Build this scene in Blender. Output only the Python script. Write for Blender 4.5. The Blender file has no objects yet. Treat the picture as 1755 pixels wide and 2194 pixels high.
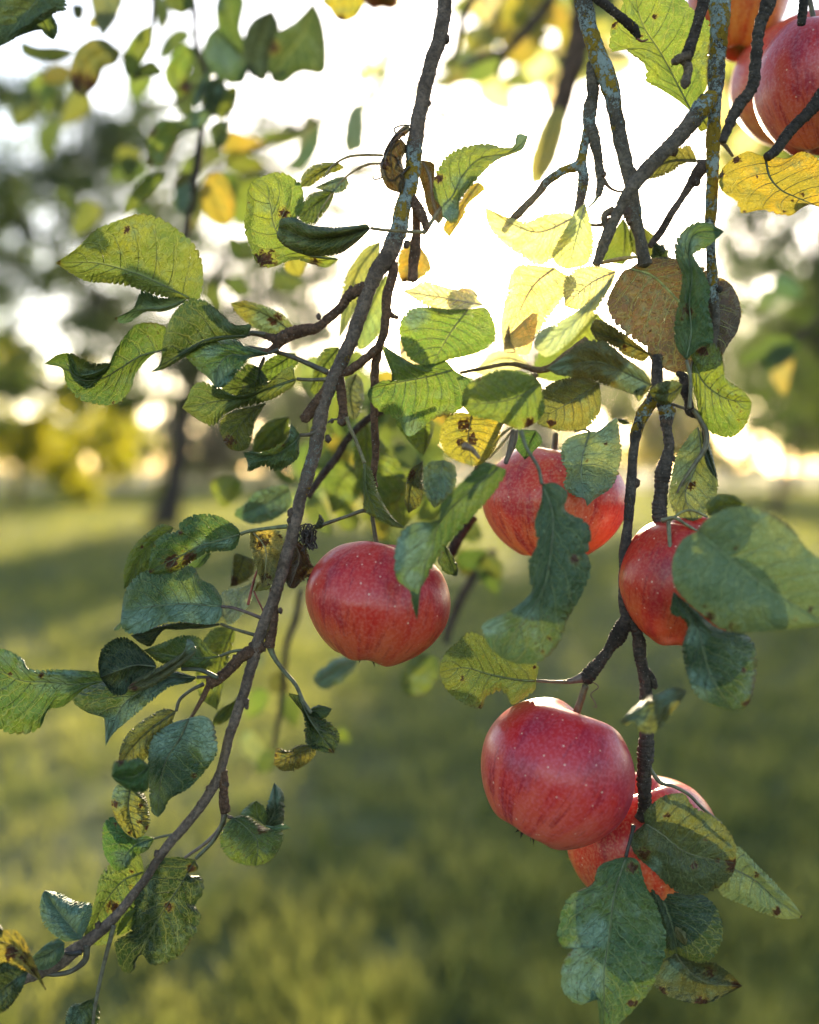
import bpy, math, random
import numpy as np
from mathutils import Vector, Matrix, Euler

R = math.radians
random.seed(11)
rng = np.random.default_rng(11)
S = bpy.context.scene
COL = S.collection

# ------------------------------------------------------------------ camera
CAM_H = 1.3
cam_d = bpy.data.cameras.new('camera')
cam = bpy.data.objects.new('camera', cam_d)
COL.objects.link(cam)
cam.location = (0, 0, CAM_H)
cam.rotation_euler = (R(90 - 2.6), 0, 0)
cam_d.lens = 35
cam_d.sensor_fit = 'VERTICAL'
cam_d.sensor_height = 36
cam_d.sensor_width = 36
cam_d.clip_start = 0.02
cam_d.clip_end = 3000
cam_d.dof.use_dof = True
cam_d.dof.focus_distance = 0.55
cam_d.dof.aperture_fstop = 2.6
S.camera = cam
CM = Matrix.Translation(cam.location) @ cam.rotation_euler.to_matrix().to_4x4()
CMn = np.array(CM)

# ------------------------------------------------------------------ sky, sun, exposure
SUN_EL, SUN_AZ = 10.9, 5.3           # degrees above the horizon, degrees right of +Y
w = bpy.data.worlds.new('World')
S.world = w
w.use_nodes = True
nt = w.node_tree
nt.nodes.clear()
wo = nt.nodes.new('ShaderNodeOutputWorld')
bg = nt.nodes.new('ShaderNodeBackground')
sk = nt.nodes.new('ShaderNodeTexSky')
sk.sky_type = 'NISHITA'
sk.sun_disc = False
sk.sun_elevation = R(SUN_EL)
sk.sun_rotation = R(SUN_AZ)
sk.air_density = 0.75
sk.dust_density = 0.8
sk.ozone_density = 0.4
bg.inputs['Strength'].default_value = 0.15
nt.links.new(sk.outputs[0], bg.inputs[0])
# bright aureole of the low sun, in the sky itself
_el, _az = R(SUN_EL), R(SUN_AZ)
wtc = nt.nodes.new('ShaderNodeTexCoord')
wdt = nt.nodes.new('ShaderNodeVectorMath')
wdt.operation = 'DISTANCE'
nt.links.new(wtc.outputs['Generated'], wdt.inputs[0])
wdt.inputs[1].default_value = (math.sin(_az) * math.cos(_el), math.cos(_az) * math.cos(_el), math.sin(_el))


def wmap(lo, hi, a, b):
    m = nt.nodes.new('ShaderNodeMapRange')
    m.interpolation_type = 'SMOOTHSTEP'
    nt.links.new(wdt.outputs['Value'], m.inputs[0])
    for i_, v_ in enumerate((lo, hi, a, b)):
        m.inputs[i_ + 1].default_value = v_
    return m.outputs[0]


bg2 = nt.nodes.new('ShaderNodeBackground')
bg2.inputs[0].default_value = (1, .86, .62, 1)
wad = nt.nodes.new('ShaderNodeMath')
wad.operation = 'ADD'
nt.links.new(wmap(.0055, .012, 700, 0), wad.inputs[0])
nt.links.new(wmap(.0, .12, 9, 0), wad.inputs[1])
nt.links.new(wad.outputs[0], bg2.inputs[1])
wsh = nt.nodes.new('ShaderNodeAddShader')
nt.links.new(bg.outputs[0], wsh.inputs[0])
nt.links.new(bg2.outputs[0], wsh.inputs[1])
nt.links.new(wsh.outputs[0], wo.inputs[0])

sun_d = bpy.data.lights.new('sun', 'SUN')
sun_d.energy = 4.2
sun_d.angle = R(0.5)
sun_d.color = (1.0, 0.82, 0.54)
sun = bpy.data.objects.new('sun', sun_d)
COL.objects.link(sun)
sd = Vector((math.sin(R(SUN_AZ)) * math.cos(R(SUN_EL)), math.cos(R(SUN_AZ)) * math.cos(R(SUN_EL)), math.sin(R(SUN_EL))))
sun.rotation_euler = sd.to_track_quat('Z', 'Y').to_euler()
sun.location = (0, 0, 20)

S.view_settings.view_transform = 'Standard'
S.view_settings.look = 'None'
S.view_settings.gamma = 1
S.view_settings.use_curve_mapping = False
S.view_settings.exposure = 1.9
S.render.engine = 'CYCLES'
S.cycles.max_bounces = 8
S.cycles.volume_bounces = 0
S.cycles.sample_clamp_indirect = 6
S.cycles.use_denoising = True

# ------------------------------------------------------------------ helpers
TK = 700.0 / 1725.0
TILES = {'A': (0, 0), 'B': (500, 0), 'C': (1055, 0), 'D': (0, 400), 'E': (500, 500), 'F': (1055, 500),
         'G': (0, 1000), 'H': (500, 1000), 'I': (1055, 1000), 'J': (0, 1594), 'K': (500, 1594), 'L': (1055, 1594)}
FPX = 35 / 36 * 2194


def parse(s):
    out = []
    for p in s.replace('|', ' ').split():
        v = [float(q) for q in p.split(',')]
        while len(v) < 3:
            v.append(0.0)
        out.append(v)
    return np.array(out)


def unproj(tile, P, d):
    """tile pixels (n,2) and depth in metres (n,) -> world points"""
    x0, y0 = TILES[tile]
    P = np.asarray(P, float)
    sx = x0 + P[..., 0] * TK
    sy = y0 + P[..., 1] * TK
    X = (sx - 877.5) / FPX * d
    Y = -(sy - 1097) / FPX * d
    Z = -np.asarray(d) * np.ones_like(X)
    return np.stack([X, Y, Z], -1) @ CMn[:3, :3].T + CMn[:3, 3]


def resample(P, n, u=None):
    """Catmull-Rom through P, resampled at n even arc-length steps"""
    P = np.asarray(P, float)
    if len(P) == 2:
        t = np.linspace(0, 1, n)[:, None]
        return P[0] * (1 - t) + P[1] * t
    Q = np.vstack([2 * P[0] - P[1], P, 2 * P[-1] - P[-2]])
    pts = []
    for i in range(1, len(Q) - 2):
        t = np.linspace(0, 1, 16, endpoint=False)[:, None]
        a, b, c, e = Q[i - 1], Q[i], Q[i + 1], Q[i + 2]
        pts.append(0.5 * ((2 * b) + (-a + c) * t + (2 * a - 5 * b + 4 * c - e) * t ** 2 + (-a + 3 * b - 3 * c + e) * t ** 3))
    pts.append(Q[-2][None])
    pts = np.vstack(pts)
    seg = np.linalg.norm(np.diff(pts[:, :2], axis=0), axis=1) + 1e-9
    L = np.concatenate([[0], np.cumsum(seg)])
    tt = np.linspace(0, L[-1], n)
    return np.stack([np.interp(tt, L, pts[:, k]) for k in range(pts.shape[1])], -1)


def wob(seed, *xs):
    r = np.random.default_rng(seed)
    o = 0
    for k in range(5):
        f = r.uniform(-1, 1, len(xs)) * (1.2 + k * 1.3)
        o = o + np.sin(sum(a * b for a, b in zip(xs, f)) * 6.283 + r.uniform(0, 6.28)) / (1 + k * .6)
    return o / 2.2


def make_mesh(name, verts, faces, mat, smooth=True, uv=None, attrs=None):
    me = bpy.data.meshes.new(name)
    verts = np.asarray(verts, np.float32)
    faces = np.asarray(faces, np.int32)
    me.vertices.add(len(verts))
    me.vertices.foreach_set('co', verts.ravel())
    k = faces.shape[1]
    me.loops.add(faces.size)
    me.loops.foreach_set('vertex_index', faces.ravel())
    me.polygons.add(len(faces))
    me.polygons.foreach_set('loop_start', np.arange(0, faces.size, k, dtype=np.int32))
    me.polygons.foreach_set('use_smooth', np.full(len(faces), smooth))
    me.update(calc_edges=True)
    if uv is not None:
        l = me.uv_layers.new(name='UVMap')
        l.data.foreach_set('uv', np.asarray(uv, np.float32)[faces.ravel()].ravel())
    for an, av in (attrs or {}).items():
        if av.ndim == 2:
            a = me.attributes.new(an, 'FLOAT_COLOR', 'POINT')
            a.data.foreach_set('color', np.asarray(av, np.float32).ravel())
        else:
            a = me.attributes.new(an, 'FLOAT', 'POINT')
            a.data.foreach_set('value', np.asarray(av, np.float32))
    me.materials.append(mat)
    return me


def link(name, me, parent=None, loc=None):
    o = bpy.data.objects.new(name, me)
    COL.objects.link(o)
    o.parent = parent
    if loc is not None:
        o.location = loc
    return o


def put(name, verts, faces, mat, parent=None, base=None, smooth=True, uv=None, attrs=None):
    """mesh whose origin is `base` (world), parented (translation only parents)"""
    verts = np.asarray(verts, float)
    base = np.asarray(verts[0] if base is None else base, float)
    me = make_mesh(name, verts - base, faces, mat, smooth, uv, attrs)
    pw = wpos(parent)
    o = link(name, me, parent, Vector(base - pw))
    o['wx'], o['wy'], o['wz'] = (float(q) for q in base)
    return o


def wpos(o):
    if o is None:
        return np.zeros(3)
    return np.array([o['wx'], o['wy'], o['wz']])


def thing(name, label, cat, loc, group=None):
    o = bpy.data.objects.new(name, None)
    COL.objects.link(o)
    o.empty_display_size = 0.02
    o.location = Vector([float(q) for q in loc])
    o['wx'], o['wy'], o['wz'] = (float(q) for q in loc)
    o['label'] = label
    o['category'] = cat
    if group:
        o['group'] = group
    return o


def grid_faces(nu, nv, wrap=False):
    i = np.arange(nu - 1)[:, None]
    j = np.arange(nv if wrap else nv - 1)[None]
    j2 = (j + 1) % nv
    a = i * nv + j
    return np.stack([a, i * nv + j2, (i + 1) * nv + j2, (i + 1) * nv + j], -1).reshape(-1, 4)


# ------------------------------------------------------------------ node helper
class NT:
    def __init__(s, name):
        s.m = bpy.data.materials.new(name)
        s.m.use_nodes = True
        s.t = s.m.node_tree
        s.t.nodes.clear()

    def n(s, typ, ins=None, **kw):
        nd = s.t.nodes.new('ShaderNode' + typ)
        for k, v in kw.items():
            setattr(nd, k, v)
        for k, v in (ins or {}).items():
            sock = nd.inputs[k]
            if isinstance(v, bpy.types.NodeSocket):
                s.t.links.new(v, sock)
            else:
                if sock.type == 'RGBA' and isinstance(v, tuple) and len(v) == 3:
                    v = v + (1,)
                sock.default_value = v
        return nd

    def math(s, op, a, b=0.0, c=None):
        d = {0: a, 1: b}
        if c is not None:
            d[2] = c
        return s.n('Math', d, operation=op).outputs[0]

    def mix(s, f, a, b, bt='MIX'):
        nd = s.n('Mix', data_type='RGBA', blend_type=bt)
        for i, v in ((0, f), (6, a), (7, b)):
            if isinstance(v, bpy.types.NodeSocket):
                s.t.links.new(v, nd.inputs[i])
            else:
                nd.inputs[i].default_value = v if i == 0 else (tuple(v) + (1,))[:4]
        return nd.outputs[2]

    def ramp(s, f, lo, hi, a=0.0, b=1.0):
        return s.n('MapRange', {0: f, 1: lo, 2: hi, 3: a, 4: b}, interpolation_type='SMOOTHSTEP').outputs[0]

    def noise(s, vec, scale, detail=3, rough=.55, dist=0.0, out=0, dim='3D', wv=None):
        d = {'Vector': vec, 'Scale': scale, 'Detail': detail, 'Roughness': rough, 'Distortion': dist}
        nd = s.n('TexNoise', noise_dimensions=dim)
        for k, v in d.items():
            if isinstance(v, bpy.types.NodeSocket):
                s.t.links.new(v, nd.inputs[k])
            else:
                nd.inputs[k].default_value = v
        return nd.outputs[out]

    def out(s, sh):
        o = s.n('OutputMaterial', {'Surface': sh})
        return s.m


def leaf_material(name, far=False):
    k = NT(name)
    oi = k.n('ObjectInfo')
    tc = k.n('TexCoord')
    obj = k.n('VectorMath', {0: tc.outputs['Object'], 1: oi.outputs['Random']}, operation='ADD').outputs[0]
    base = oi.outputs['Color']
    uv = k.n('SeparateXYZ', {0: tc.outputs['UV']})
    s_, v_ = uv.outputs[0], uv.outputs[1]
    a = k.math('MULTIPLY', k.math('ABSOLUTE', k.math('SUBTRACT', v_, .5)), 2.0)
    at = k.n('Attribute', attribute_name='mark')
    mk = k.n('SeparateColor', {0: at.outputs['Color']})
    big = k.noise(obj, 38, 3)
    mid_ = k.noise(obj, 150, 4, .6)
    fine = k.noise(obj, 800, 2)
    # autumn mottling of the blade
    yel = k.mix(1.0, base, (1.7, 1.3, .7), 'MULTIPLY')
    drk = k.mix(1.0, base, (.42, .52, .45), 'MULTIPLY')
    c = k.mix(k.ramp(big, .42, .62, 0, .85), base, yel)
    c = k.mix(k.ramp(mid_, .5, .75, 0, .75), c, drk)
    c = k.mix(k.math('MULTIPLY', k.ramp(fine, .35, .7), .35), c, drk)
    # veins
    wv = k.noise(obj, 90, 2)
    q = k.math('ADD', k.math('SUBTRACT', k.math('MULTIPLY', s_, 8.5), k.math('MULTIPLY', k.math('POWER', a, .85), 2.3)),
               k.math('MULTIPLY', wv, .9))
    fr = k.math('ABSOLUTE', k.math('SUBTRACT', k.math('FRACT', q), .5))
    sec = k.math('MULTIPLY', k.ramp(fr, .0, .085, 1, 0), k.ramp(a, .75, 1.0, 1, .1))
    mr = k.ramp(a, .012, .055, 1, 0)
    vc = k.n('VectorMath', {0: tc.outputs['UV'], 1: (30, 15, 1)}, operation='MULTIPLY').outputs[0]
    vc = k.n('VectorMath', {0: vc, 1: k.n('VectorMath', {0: k.noise(obj, 200, 2, out=1), 1: (1.2, 1.2, 0)}, operation='MULTIPLY').outputs[0]}, operation='ADD').outputs[0]
    vo = k.n('TexVoronoi', {'Vector': vc, 'Scale': 1.0}, feature='DISTANCE_TO_EDGE')
    ter = k.ramp(vo.outputs[0], .0, .12, 1, 0)
    vein = k.math('MAXIMUM', k.math('MAXIMUM', sec, mr), k.math('MULTIPLY', ter, .5))
    lite = k.mix(1.0, k.mix(.45, base, (.30, .34, .16)), (1.5, 1.45, 1.3), 'MULTIPLY')
    c = k.mix(k.math('MULTIPLY', vein, .58), c, lite)
    # sky sheen painted in as teal patches, brown blotches, brown rim and specks
    tl = k.math('MULTIPLY', k.ramp(k.math('ADD', mk.outputs[1], k.math('MULTIPLY', k.math('SUBTRACT', k.math('ADD', big, mid_), 1.0), 1.6)), -.1, 1.2), .8)
    c = k.mix(tl, c, k.mix(k.ramp(mid_, .3, .7), (.115, .19, .13), (.21, .30, .21)))
    nz = k.noise(obj, 320, 4, .7)
    bm = k.math('ADD', mk.outputs[0], k.math('MULTIPLY', k.math('SUBTRACT', nz, .5), 3.2))
    bm = k.math('MULTIPLY', k.ramp(bm, .55, .8), k.ramp(mk.outputs[0], .05, .3))
    rim = k.ramp(k.math('ADD', a, k.math('MULTIPLY', big, .5)), 1.22, 1.34, 0, .65)
    sp = k.n('TexVoronoi', {'Vector': obj, 'Scale': 330.0})
    spk = k.math('MULTIPLY', k.ramp(sp.outputs['Distance'], .12, .26, 1, 0), k.ramp(big, .5, .6, 0, .7))
    spk = k.math('MULTIPLY', spk, k.ramp(oi.outputs['Random'], .45, .6))
    bt = k.math('MINIMUM', k.math('ADD', k.math('ADD', bm, rim), k.math('MULTIPLY', spk, .8)), 1.0)
    halo = k.ramp(k.math('ADD', mk.outputs[0], k.math('MULTIPLY', k.math('SUBTRACT', nz, .5), 2.4)), .15, .8)
    c = k.mix(k.math('MULTIPLY', k.math('MULTIPLY', halo, k.ramp(mk.outputs[0], .02, .3)), .45), c, (.26, .19, .03))
    c = k.mix(bt, c, k.mix(mid_, (.022, .010, .006), (.13, .05, .018)))
    h = k.math('ADD', k.math('MULTIPLY', vein, -.9), k.math('ADD', k.math('MULTIPLY', mid_, 1.1), k.math('MULTIPLY', fine, .35)))
    bp = k.n('Bump', {'Height': h, 'Strength': .85, 'Distance': .0012})
    pr = k.n('BsdfPrincipled', {'Base Color': c, 'Roughness': k.ramp(mid_, .3, .7, .42, .6), 'Normal': bp.outputs[0],
                                'Specular IOR Level': .32})
    tcol = k.mix(1.0, c, (1.5, 1.5, .75), 'MULTIPLY')
    tcol = k.mix(k.math('MULTIPLY', vein, .7), tcol, k.mix(1.0, tcol, (.55, .5, .4), 'MULTIPLY'))
    tr = k.n('BsdfTranslucent', {'Color': tcol, 'Normal': bp.outputs[0]})
    mx = k.n('MixShader', {0: k.math('MULTIPLY', oi.outputs['Alpha'], k.math('SUBTRACT', 1.0, k.math('MULTIPLY', k.math('MAXIMUM', bt, tl), .85))),
                           1: pr.outputs[0], 2: tr.outputs[0]})
    return k.out(mx.outputs[0])


def bark_material():
    k = NT('bark')
    oi = k.n('ObjectInfo')
    tc = k.n('TexCoord')
    obj = k.n('VectorMath', {0: tc.outputs['Object'], 1: oi.outputs['Random']}, operation='ADD').outputs[0]
    li = k.n('Attribute', attribute_name='lichen').outputs['Fac']
    n1 = k.noise(obj, 70, 4, .6)
    n2 = k.noise(obj, 420, 5, .7)
    n3 = k.noise(obj, 1500, 3, .6)
    c = k.mix(k.ramp(n2, .35, .65), oi.outputs['Color'], k.mix(1.0, oi.outputs['Color'], (2.3, 2.1, 1.9), 'MULTIPLY'))
    c = k.mix(k.ramp(n1, .45, .65, 0, .6), c, k.mix(1.0, oi.outputs['Color'], (.5, .45, .4), 'MULTIPLY'))
    # pale lenticels
    vo = k.n('TexVoronoi', {'Vector': obj, 'Scale': 420.0})
    c = k.mix(k.ramp(vo.outputs['Distance'], .10, .2, .7, 0), c, (.25, .22, .18))
    lm = k.math('ADD', k.math('MULTIPLY', li, .5), n2)
    grey = k.ramp(k.math('ADD', lm, k.math('MULTIPLY', k.math('SUBTRACT', n3, .5), .5)), .80, .88)
    lm2 = k.math('ADD', k.math('MULTIPLY', li, .45), k.noise(obj, 260, 4, .7, out=0))
    l3 = k.math('ADD', lm2, k.math('MULTIPLY', k.math('SUBTRACT', n1, .5), .9))
    yel = k.ramp(l3, .85, .93)
    c = k.mix(grey, c, k.mix(n3, (.20, .25, .22), (.42, .47, .43)))
    c = k.mix(yel, c, k.mix(n3, (.20, .13, .015), (.42, .27, .03)))
    h = k.math('ADD', k.math('ADD', k.math('MULTIPLY', n2, 1.0), k.math('MULTIPLY', n3, .4)),
               k.math('MULTIPLY', k.math('ADD', grey, yel), .35))
    bp = k.n('Bump', {'Height': h, 'Strength': 1.0, 'Distance': .0022})
    pr = k.n('BsdfPrincipled', {'Base Color': c, 'Roughness': .75, 'Normal': bp.outputs[0], 'Specular IOR Level': .15})
    return k.out(pr.outputs[0])


def stalk_material():
    k = NT('leaf_stalk')
    oi = k.n('ObjectInfo')
    tc = k.n('TexCoord')
    n = k.noise(tc.outputs['Object'], 300, 3)
    c = k.mix(k.ramp(n, .35, .65), oi.outputs['Color'], k.mix(1.0, oi.outputs['Color'], (.55, .5, .5), 'MULTIPLY'))
    bp = k.n('Bump', {'Height': n, 'Strength': .4, 'Distance': .0005})
    pr = k.n('BsdfPrincipled', {'Base Color': c, 'Roughness': .5, 'Normal': bp.outputs[0], 'Subsurface Weight': .2,
                                'Subsurface Radius': (.002, .001, .0005)})
    return k.out(pr.outputs[0])


def apple_material():
    k = NT('apple_skin')
    oi = k.n('ObjectInfo')
    tc = k.n('TexCoord')
    P = tc.outputs['Object']
    x = k.n('SeparateXYZ', {0: P})
    r = k.math('ADD', k.math('SQRT', k.math('ADD', k.math('POWER', x.outputs[0], 2.0), k.math('POWER', x.outputs[1], 2.0))), .0015)
    dx = k.math('DIVIDE', x.outputs[0], r)
    dy = k.math('DIVIDE', x.outputs[1], r)
    z = x.outputs[2]
    wz = k.noise(P, 70, 4)

    def streak(f, zf, det, seed, rough=.6):
        v = k.n('CombineXYZ', {0: k.math('ADD', k.math('MULTIPLY', dx, f), seed), 1: k.math('MULTIPLY', dy, f),
                               2: k.math('ADD', k.math('MULTIPLY', z, zf), k.math('MULTIPLY', wz, 1.2))}).outputs[0]
        v = k.n('VectorMath', {0: v, 1: oi.outputs['Random']}, operation='ADD').outputs[0]
        return k.noise(v, 1.0, det, rough)
    s1 = streak(4.2, 14, 4, 0)
    s2 = streak(9, 42, 5, 7, .7)
    s3 = streak(19, 60, 4, 3, .7)
    blot = k.noise(P, 30, 4)
    fine = k.noise(P, 600, 3)
    hz = k.ramp(z, -.036, .026)
    red = k.mix(k.ramp(blot, .35, .7), (.56, .026, .014), (.46, .010, .022))
    ground = k.mix(hz, (.68, .15, .045), (.62, .055, .03))
    m = k.math('ADD', k.math('MULTIPLY', s1, .7), k.math('ADD', k.math('MULTIPLY', s2, .35), k.math('MULTIPLY', hz, .28)))
    c = k.mix(k.ramp(m, .42, .78), ground, red)
    c = k.mix(k.ramp(k.math('ADD', s2, k.math('MULTIPLY', k.math('SUBTRACT', blot, .5), .5)), .51, .64, 0, .85), c, (.36, .008, .014))
    c = k.mix(k.ramp(k.math('ADD', s3, k.math('MULTIPLY', k.math('SUBTRACT', wz, .5), .7)), .58, .70, 0, .5), c, (.30, .006, .010))
    c = k.mix(k.ramp(k.math('ADD', blot, k.math('MULTIPLY', s1, .5)), .72, .9, 0, .5), c, (.34, .012, .03))
    c = k.mix(k.math('MULTIPLY', k.ramp(fine, .4, .7), .22), c, (.75, .35, .25))
    c = k.mix(1.0, c, oi.outputs['Color'], 'MULTIPLY')
    # lenticels
    vo = k.n('TexVoronoi', {'Vector': P, 'Scale': 210.0, 'Randomness': 1.0})
    dots = k.ramp(vo.outputs['Distance'], .07, .15, .75, 0)
    dots = k.math('MULTIPLY', dots, k.ramp(k.n('SeparateColor', {0: vo.outputs['Color']}).outputs[0], .35, .5))
    c = k.mix(dots, c, (.80, .50, .36))
    # russet in the stalk cavity and at the eye
    rr = k.ramp(k.math('ADD', r, k.math('MULTIPLY', blot, .008)), .008, .016, 1, 0)
    c = k.mix(k.math('MULTIPLY', rr, .85), c, (.20, .16, .035))
    h = k.math('ADD', k.math('MULTIPLY', blot, 2.0), k.math('MULTIPLY', fine, .12))
    bp = k.n('Bump', {'Height': h, 'Strength': .25, 'Distance': .0016})
    pr = k.n('BsdfPrincipled', {'Base Color': c, 'Roughness': k.ramp(blot, .3, .7, .30, .42), 'Normal': bp.outputs[0],
                                'Subsurface Weight': .07, 'Subsurface Radius': (.010, .003, .002), 'Subsurface Scale': 1.0,
                                'Specular IOR Level': .42, 'Coat Weight': .12, 'Coat Roughness': .25})
    return k.out(pr.outputs[0])


def simple_mat(name, c1, c2, scale=8, rough=.8, trans=0.0, bump=.3, bd=.02, tmul=(2.0, 1.9, .5)):
    k = NT(name)
    tc = k.n('TexCoord')
    oi = k.n('ObjectInfo')
    n = k.noise(tc.outputs['Object'], scale, 5, .65)
    n2 = k.noise(tc.outputs['Object'], scale * 7, 4, .65)
    c = k.mix(k.ramp(k.math('ADD', k.math('MULTIPLY', n, .7), k.math('MULTIPLY', n2, .3)), .38, .62), c1, c2)
    bp = k.n('Bump', {'Height': n2, 'Strength': bump, 'Distance': bd})
    pr = k.n('BsdfPrincipled', {'Base Color': c, 'Roughness': rough, 'Normal': bp.outputs[0], 'Specular IOR Level': .3})
    sh = pr.outputs[0]
    if trans:
        tr = k.n('BsdfTranslucent', {'Color': k.mix(1.0, c, tmul, 'MULTIPLY')})
        sh = k.n('MixShader', {0: trans, 1: sh, 2: tr.outputs[0]}).outputs[0]
    return k.out(sh)


LEAF = leaf_material('apple_leaf')
BARK = bark_material()
STALK = stalk_material()
SKIN = apple_material()

HAZE = .0007

# ------------------------------------------------------------------ ground
def ground_material():
    k = NT('lawn')
    tc = k.n('TexCoord')
    P = tc.outputs['Object']
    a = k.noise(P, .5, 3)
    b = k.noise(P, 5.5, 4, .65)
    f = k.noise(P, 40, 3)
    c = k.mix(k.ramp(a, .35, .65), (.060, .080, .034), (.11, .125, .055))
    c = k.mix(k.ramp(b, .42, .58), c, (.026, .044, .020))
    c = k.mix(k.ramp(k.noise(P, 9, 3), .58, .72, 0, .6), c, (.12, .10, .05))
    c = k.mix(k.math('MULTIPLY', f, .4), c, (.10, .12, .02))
    bp = k.n('Bump', {'Height': k.math('ADD', b, k.math('MULTIPLY', f, .3)), 'Strength': .8, 'Distance': .05})
    pr = k.n('BsdfPrincipled', {'Base Color': c, 'Roughness': .9, 'Normal': bp.outputs[0], 'Specular IOR Level': .2})
    return k.out(pr.outputs[0])


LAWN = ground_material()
n = 120
ax = np.sign(np.linspace(-1, 1, n)) * np.abs(np.linspace(-1, 1, n)) ** 2.5 * 400
gx, gy = np.meshgrid(ax, ax + 10, indexing='ij')
gz = .03 * np.sin(gx * 1.3) * np.cos(gy * .9) * np.exp(-(gx ** 2 + gy ** 2) / 9e2)
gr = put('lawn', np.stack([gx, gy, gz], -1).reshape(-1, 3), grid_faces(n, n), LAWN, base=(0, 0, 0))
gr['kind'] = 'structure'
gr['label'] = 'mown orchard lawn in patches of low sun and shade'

GRASS = simple_mat('grass_blade', (.040, .070, .036), (.15, .19, .085), 2.5, .6, .6, 0, tmul=(2.75, 2.1, .85))
# tussocky grass in front of the trees, one mass
ng = 170000
gd = 1.9 + rng.random(ng) ** 2.0 * 60
ga = rng.uniform(-.62, .62, ng)
px, py = np.sin(ga) * gd, np.cos(ga) * gd
tuft = .8 * np.sin(px * 31 + 2 * np.sin(py * 19)) * np.sin(py * 27 + 2 * np.sin(px * 17)) + .35 * np.sin(px * 5.1 + np.sin(py * 3.3) * 2) * np.sin(py * 4.3 + np.sin(px * 2.7) * 2)
hh = (.035 + .05 * rng.random(ng)) * (1 + 1.1 * np.clip(tuft, -.7, 1)) * (1 + np.minimum(gd, 20) * .04)
wd = .0035 + .0035 * gd / 6
an = rng.uniform(0, 6.28, ng)
lx, ly = rng.normal(0, .5, ng) * hh, rng.normal(0, .5, ng) * hh
z0 = np.zeros(ng)
v0 = np.stack([px - np.cos(an) * wd, py - np.sin(an) * wd, z0 - .02], -1)
v1 = np.stack([px + np.cos(an) * wd, py + np.sin(an) * wd, z0 - .02], -1)
v2 = np.stack([px + lx, py + ly, hh], -1)
gv = np.stack([v0, v1, v2], 1).reshape(-1, 3)
g = put('grass', gv, np.arange(ng * 3).reshape(-1, 3), GRASS, base=(0, 0, 0), smooth=False)
g['kind'] = 'stuff'
g['label'] = 'short tufted grass growing all over the lawn'
g['category'] = 'grass'


# ------------------------------------------------------------------ trees
def tube(P, W, sides=8, seed=0, knob=0.0):
    """world polyline P (n,3), radii W -> verts, faces"""
    P = np.asarray(P, float)
    n = len(P)
    T = np.gradient(P, axis=0)
    T /= np.linalg.norm(T, axis=1)[:, None] + 1e-12
    ref = np.array([0.13, .97, .21])
    U = np.cross(T, ref)
    U /= np.linalg.norm(U, axis=1)[:, None] + 1e-12
    V = np.cross(T, U)
    th = np.linspace(0, 2 * np.pi, sides, endpoint=False)
    rr = np.asarray(W)[:, None] * np.ones((n, sides))
    if knob:
        L = np.concatenate([[0], np.cumsum(np.linalg.norm(np.diff(P, axis=0), axis=1))])
        rr = rr * (1 + knob * wob(seed, L[:, None] * 55, np.cos(th)[None] * .5, np.sin(th)[None] * .5)
                   + knob * .6 * wob(seed + 5, L[:, None] * 170, np.cos(th)[None], np.sin(th)[None]))
    v = P[:, None] + rr[..., None] * (np.cos(th)[None, :, None] * U[:, None] + np.sin(th)[None, :, None] * V[:, None])
    v = v.reshape(-1, 3)
    f = grid_faces(n, sides, True)
    # caps
    v = np.vstack([v, P[0] - T[0] * W[0] * .3, P[-1] + T[-1] * W[-1] * .5])
    c0, c1 = n * sides, n * sides + 1
    j = np.arange(sides)
    j2 = (j + 1) % sides
    capa = np.stack([j2, j, np.full(sides, c0), np.full(sides, c0)], -1)
    e = (n - 1) * sides
    capb = np.stack([e + j, e + j2, np.full(sides, c1), np.full(sides, c1)], -1)
    return v, f, capa[:, :3], capb[:, :3]


def merge_tube(parts):
    V, F, o = [], [], 0
    for v, f, a, b in parts:
        V.append(v)
        tri = np.concatenate([f[:, [0, 1, 2]], f[:, [0, 2, 3]], a, b]) + o
        F.append(tri)
        o += len(v)
    return np.vstack(V), np.vstack(F)


FBARK = simple_mat('tree_bark', (.018, .014, .011), (.05, .04, .03), 3, .9, 0, .8, .04)
CROWN = {
    'dark': simple_mat('crown_dark', (.030, .050, .020), (.065, .095, .035), .6, .55, .45, 0, tmul=(2.2, 2.2, .8)),
    'green': simple_mat('crown_green', (.05, .085, .020), (.10, .14, .035), .6, .55, .5, 0),
    'yellow': simple_mat('crown_yellow', (.16, .18, .015), (.40, .36, .03), .6, .55, .6, 0),
    'hazy': simple_mat('crown_far', (.07, .11, .035), (.13, .17, .05), .3, .7, .55, 0),
}


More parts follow.
